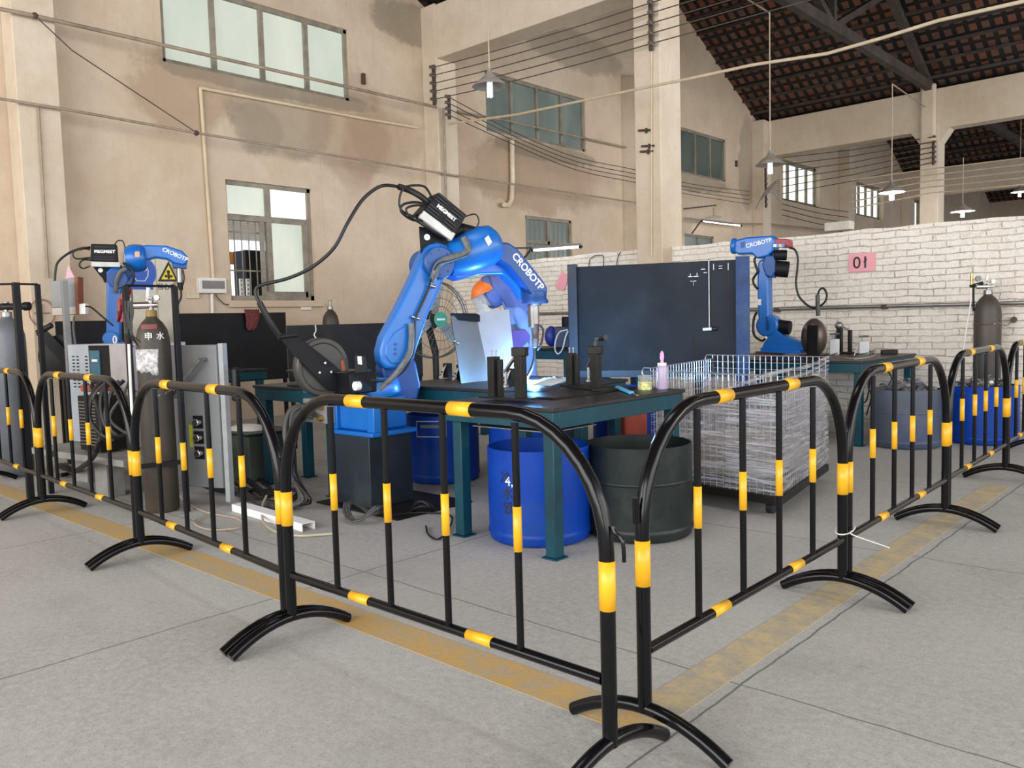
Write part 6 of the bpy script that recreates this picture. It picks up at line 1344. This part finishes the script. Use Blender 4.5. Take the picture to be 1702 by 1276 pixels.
yB = 9.58
wallpipe([at(895, 521, y=yB), at(1260, 514, y=yB), at(1702, 503, y=yB), at(1800, 501, y=yB)], 0.022, M_stl, 'wall_pipe', 'grey steel air pipe along the whitewashed wall')
for px in (1292, 1470): tag(MB().box(at(px, 513-0.03*(px-1292)+2, y=yB-0.0), (0.06, 0.05, 0.05)).build('pipe_clip', M_rust), 'rusty clip on the air pipe, '+('left' if px < 1400 else 'right')+' of the two', 'clip')
# overhead cream conduit sagging to the upper right, and catenary under it
co = [at(745, 206, y=9.3), at(860, 190, y=9.0), at(1060, 148, y=8.7), at(1140, 132, y=8.6), at(1250, 108, y=8.5), at(1375, 89, y=8.4), at(1470, 62, y=8.3), at(1560, 34, y=8.2), at(1702, 2, y=8.1), at(1800, -22, y=8.0)]
M_cream = mat('cream_conduit', (0.55, 0.44, 0.30), 0.5)
tag(MB().tube(co, 0.017, 8).build('overhead_conduit', M_cream), 'cream conduit strung across the hall to the upper right corner', 'conduit')
# five bare wires between insulator racks
def rack(px0, py0, px1, py1, y, n, label):
    T = thing('insulator_rack', label, 'insulator rack', at(px0, py0, y=y)); a = at(px0, py0, y=y); b = at(px1, py1, y=y); ps = []
    MB().beam(a, b, 0.05, 0.03, up=(0, 1, 0)).build('bracket', M_rust, T)
    for k in range(n):
        c = a.lerp(b, (k+0.5)/n); ps.append(c+Vector((0.05, -0.06, 0)))
        MB().lathe(c+Vector((0.05, -0.10, 0)), (0, 1, 0), [(0, -0.02), (0.025, -0.02), (0.03, 0), (0.018, 0.02), (0.03, 0.04), (0.025, 0.07), (0, 0.07)], 12).build('insulator', mat('brown_porcelain', (0.12, 0.09, 0.075), 0.35), T)
    return ps
rA = rack(720, 108, 722, 174, 9.36, 5, 'rack of five insulators at the inner end of the first beam')
rB = rack(1081, 0, 1082, 84, 9.32, 5, 'rack of five insulators high on the near column')
ends = [(1702, -60), (1702, -40), (1702, -15), (1702, 5), (1702, 25)]
targets = [(1058, 4), (1058, 24), (1058, 44), (1058, 61), (1058, 80)]
for k in range(5):
    a = rA[k]; b = rB[k]; m_ = (a+b)/2+Vector((0, 0, -0.03)); e = b+(b-a)*1.2+Vector((0, -0.2, 0.0))
    tag(MB().tube([a, a.lerp(m_, 0.5)+Vector((0, 0, -0.01)), m_, b.lerp(m_, 0.5)+Vector((0, 0, -0.01)), b, e], 0.0075, 6).build('overhead_wire', M_wire), ('topmost', 'second', 'middle', 'fourth', 'lowest')[k]+' of the five straight wires under the first beam', 'wire', 'straight wires under the first beam')
rC = rack(746, 158, 747, 198, 9.36, 4, 'smaller rack of four insulators at the inner end of the first beam')
for k in range(4):
    a = rC[k]; pts = [a] + [at(x, y+7*k, x=-9.9) for x, y in ((860, 222), (960, 262), (1060, 283))] + [at(1145, 305+6*k, x=-9.9), at(1245, 318+7*k, x=-9.9)]
    tag(MB().tube(pts, 0.0075, 6, sm=4).build('sagging_wire', M_wire), ('uppermost', 'second', 'third', 'lowest')[k]+' of the four sagging wires along the window wall', 'wire', 'sagging wires along the window wall')
for i, (px, py) in enumerate(((1070, 217), (1075, 243), (1073, 252))):
    tag(MB().cyl(at(px-9, py, y=9.36), at(px+12, py-1, y=9.36), 0.014, n=8).cyl(at(px+4, py-4, y=9.36), at(px+4, py+4, y=9.36), 0.016, n=8).build('iron_bracket', M_rust), ('upper', 'middle', 'lower')[i]+' rusty iron stub on the near column', 'bracket')
wallpipe([at(1083, 84, y=9.36), at(1083, 300, y=9.36), at(1083, 425, y=9.36)], 0.012, M_pvc, 'drop_pipe', 'yellowed conduit down the front of the near column')
# wires beyond: two bundles between the far pilaster and far column
far = [((1300, 372-0*k), k) for k in range(1)]
rD = rack(1272, 275, 1273, 345, 20.9, 8, 'tall insulator rack by the corner where the far beam starts')
rE = rack(1551, 224, 1551, 274, 21.2, 6, 'insulator rack on the far column')
for k in range(6):
    a = rE[k]; b = at(1300, 262+12*k, x=-10.0)
    tag(MB().tube([b, a.lerp(b, 0.5)+Vector((0, 0, -0.05)), a], 0.010, 5).build('far_wire', M_wire), 'thin wire from the corner rack to the far column, number %s from the top' % ('one', 'two', 'three', 'four', 'five', 'six')[k], 'wire', 'thin wires between the corner and the far column')
for k in range(5):
    a = at(1415, 299+12*k, y=20.0); b = at(1545, 281+10*k, y=20.5); c_ = at(1702, 262+11*k, y=20.8); e = at(1800, 250+11*k, y=21)
    tag(MB().tube([a, b, c_, e], 0.013, 5).build('far_wire', mat('pale_wire', (0.42, 0.34, 0.25), 0.6)), ('top', 'second', 'third', 'fourth', 'bottom')[k]+' of the pale wires passing the far column to the right edge', 'wire', 'pale wires to the right edge')
cl = thing('wire_bundle', 'fan of pale wires gathered at the far corner pilaster', 'wire bundle', at(1256, 349, x=-9.95))
for k in range(8):
    MB().tube([at(1256, 347, x=-9.9), at(1266+k, 330-2*k, x=-9.8), at(1282+k*1.5, 318-3*k+2, x=-9.7), at(1296, 330-5*k+4, x=-9.6)], 0.012, 6, sm=4).build('wire', M_pipe if k % 2 else M_gry, cl)
# wires sagging in the second bay
for k in range(4):
    pts = [at(1300, 330+9*k, x=-10.1), at(1360, 345+9*k, x=-10.1), at(1410, 352+9*k, x=-10.1)]
    tag(MB().tube(pts, 0.012, 5, sm=4).build('sagging_wire', M_wire), ('first', 'second', 'third', 'fourth')[k]+' from the top of the sagging wires beyond the far corner', 'wire', 'sagging wires beyond the far corner')
wallpipe([at(1137, 362, x=-10.2), at(1210, 372, x=-10.2), at(1280, 372, x=-10.2), at(1400, 385, x=-10.2)], 0.02, M_pipe, 'wall_pipe', 'brown pipe at lamp height on the far window wall')

# ------------------------------------------------------------------ wall fittings and signs
XF = WX
def wbox(x0, y0, x1, y1, th, m, name, par=None, x=XF, bevel=0.004):
    a = at(x0, y0, x=x+th); b = at(x1, y1, x=x+th)
    return MB().bx(x+0.001, x+th, a.y, b.y, b.z, a.z).build(name, m, par, bevel=bevel)
T = thing('distribution_box', 'white distribution box with a dark window on the left wall', 'electrical box', at(354, 474, x=XF))
wbox(331, 461, 377, 487, 0.09, M_white, 'housing', T); b_ = wbox(336, 466, 374, 480, 0.094, mat('smoked_window', (0.10, 0.09, 0.085), 0.25), 'window', T, bevel=0)
tag(wbox(311, 486, 332, 496, 0.04, mat('ivory_socket', (0.62, 0.54, 0.38), 0.5), 'wall_socket'), 'ivory double socket left of the distribution box', 'socket')
tag(wbox(501, 506, 518, 515, 0.04, M_white, 'wall_socket'), 'white socket below the barred window', 'socket')
wallpipe([at(352, 488, x=XW), at(353, 520, x=XW)], 0.022, M_white, 'cable_trunking', 'short white trunking below the distribution box')
tag(MB().tube([at(x, y, x=XW) for x, y in ((358, 489), (364, 497), (373, 505), (383, 507))], 0.007, 6, sm=4).build('thin_cable', M_wire), 'thin cable leading from the distribution box to the window sill', 'cable')
tag(MB().box(at(604, 131, x=XF+0.03), (0.05, 0.05, 0.16)).build('wall_hook', M_rust), 'small rusty hook on the wall right of the high window', 'hook')
tag(MB().box(at(1224, 272, x=XF+0.03), (0.05, 0.05, 0.16)).build('wall_hook', M_rust), 'small rusty hook by the third high window', 'hook')
# notice board with mandatory-goggles sign and warning triangle
BX = WX+0.05
nb = thing('notice_board', 'pale leaning board with blue goggles sign and yellow warning triangle', 'sign board', at(258, 540, x=BX))
a = at(207, 426, x=BX); b = at(292, 535, x=BX)
MB().bx(BX-0.02, BX, a.y, b.y, 0.9, at(258, 420, x=BX).z).build('board', mat('cream_board', (0.66, 0.62, 0.52), 0.6, 0, 0.08, 6), nb)
MB().bx(BX, BX+0.004, at(257, 430, x=BX).y, at(258, 430, x=BX).y, 1.2, 2.3).build('board_seam', M_card, nb)
c = at(233, 452, x=BX+0.006); rr = 0.20
MB().cyl(c, c+Vector((0.003, 0, 0)), rr, n=40).build('blue_disc', mat('sign_blue', (0.02, 0.10, 0.50), 0.5), nb)
sg = MB()
for s in (-1, 1): sg.tube([c+Vector((0.006, 0.05*s+0.04*math.cos(t_), 0.05+0.035*math.sin(t_))) for t_ in [2*math.pi*k/16 for k in range(16)]], 0.006, 5, closed=True)
sg.build('goggles_symbol', M_white, nb)
MB().tube([c+Vector((0.006, -0.10, 0.03)), c+Vector((0.006, -0.09, -0.05)), c+Vector((0.006, -0.05, -0.11)), c+Vector((0.006, 0.05, -0.11)), c+Vector((0.006, 0.09, -0.05)), c+Vector((0.006, 0.10, 0.03))], 0.006, 5).build('face_outline', M_white, nb)
a = at(208, 474, x=BX); b = at(254, 474, x=BX)
MB().bx(BX, BX+0.004, a.y, b.y, a.z-0.05, a.z+0.04).build('caption_strip', mat('sign_blue', (0.02, 0.10, 0.50), 0.5), nb)
tr = [at(280, 434, x=BX+0.01), at(262.5, 467.5, x=BX+0.01), at(296, 467.5, x=BX+0.01)]
tri = MB().prism(tr, (0.004, 0, 0)).build('warning_triangle', M_ink, nb)
g_ = sum(tr, Vector())/3
MB().prism([g_+(t_-g_)*0.70 for t_ in tr], (0.007, 0, 0)).build('yellow_field', mat('sign_yellow', (0.85, 0.65, 0.02), 0.5), nb)
MB().cyl(g_+Vector((0.008, 0, 0.035)), g_+Vector((0.010, 0, 0.035)), 0.022, n=14).build('symbol_head', M_ink, nb)
MB().box(g_+Vector((0.009, 0, -0.02)), (0.003, 0.03, 0.07)).build('symbol_body', M_ink, nb)
for s in (-1, 1): MB().cyl(g_+Vector((0.008, 0.035*s, -0.02)), g_+Vector((0.010, 0.035*s, -0.02)), 0.018, n=12).build('symbol_lobe', M_ink, nb)
text('caption', '当心电', M_ink, nb, at(277, 477, x=BX+0.003), (0, 1, 0), (0, 0, 1), 0.085, bold=0.001)
# red plastic bag / flag by the rack post
rd = at(205, 478, d=6.2)
v = []
for j in range(7):
    for k in range(6):
        px = (203 if j < 2 else 196+j*-0.3)+k*(20-1.5*abs(j-3))/5; v.append(at(px, 478+j*9.5, d=5.75+0.03*math.sin(k*1.7+j)))
tag(MB().add(v, [(j*6+k, j*6+k+1, (j+1)*6+k+1, (j+1)*6+k) for j in range(6) for k in range(5)]).build('red_cloth', mat('dusty_red_cloth', (0.30, 0.07, 0.08), 0.8, 0, 0.2, 8), solid=0.008), 'dusty red cloth hanging between the left robot and the rack post', 'cloth')
# cards on the brick wall
sg = thing('number_card', 'pink card reading 01 taped to the whitewashed wall', 'sign', at(1432, 436, y=9.6))
yS = 9.605
a = at(1411, 422, y=yS-0.01); b = at(1454, 451, y=yS-0.01)
MB().prism([at(1411, 422.5, y=yS), at(1455, 419.5, y=yS), at(1455, 450, y=yS), at(1411, 452, y=yS)], (0, -0.006, 0)).build('card', M_pink, sg)
text('number', '01', M_ink, sg, at(1431, 437, y=yS-0.008), (1, 0, 0), (0, 0, 1), 0.185, bold=0.001)
o1 = at(1440.6, 429.5, y=yS-0.008); MB().prism([o1, o1+Vector((-0.034, 0, -0.030)), o1+Vector((-0.034, 0, -0.044)), o1+Vector((0, 0, -0.022))], (0, -0.001, 0)).build('number_flag', M_ink, sg)
cd = tag(MB().prism([at(934, 451, y=9.6), at(944, 457, y=9.6), at(942, 470, y=9.6), at(937, 484, y=9.6), at(924, 479, y=9.6), at(927, 465, y=9.6)], (0, -0.006, 0)).build('pink_card', M_pink), 'tilted pink card on the whitewashed wall left of the dark screen', 'card')
tag(MB().box(at(1395, 376, y=9.72), (0.30, 0.14, 0.10)).build('white_box', mat('grey_white_box', (0.5, 0.46, 0.40), 0.6), bevel=0.01), 'small pale box lying on top of the whitewashed wall', 'box')
for i, pts in enumerate((((979, 446), (980, 432), (988, 425), (1000, 424)), ((1003, 446), (1003, 428), (1000, 424)), ((1024, 443), (1028, 424), (1034, 418), (1040, 420)))):
    tag(MB().tube([at(x, y, y=9.58 if y > 421 else 9.64) for x, y in pts], 0.006, 5, sm=3).build('thin_cable', M_wire), ('left', 'middle', 'right')[i]+' of three thin wires over the top of the whitewashed wall', 'wire')
# handwheel drawn on the left pillar
c = at(70, 520, x=WX+0.36)
hw = thing('painted_ring', 'faint rusty ring with a cross on the left pillar', 'wheel', c)
MB().tube([c+Vector((0, 0.13*math.cos(t_), 0.15*math.sin(t_))) for t_ in [2*math.pi*k/24 for k in range(24)]], 0.008, 5, closed=True).build('ring', mat('rust_pink', (0.32, 0.17, 0.13), 0.8), hw)
MB().cyl(c-Vector((0, 0, 0.1)), c+Vector((0, 0, 0.1)), 0.008, n=6).cyl(c-Vector((0, 0.08, 0)), c+Vector((0, 0.08, 0)), 0.008, n=6).build('cross', mat('rust_pink', (0.32, 0.17, 0.13), 0.8), hw)
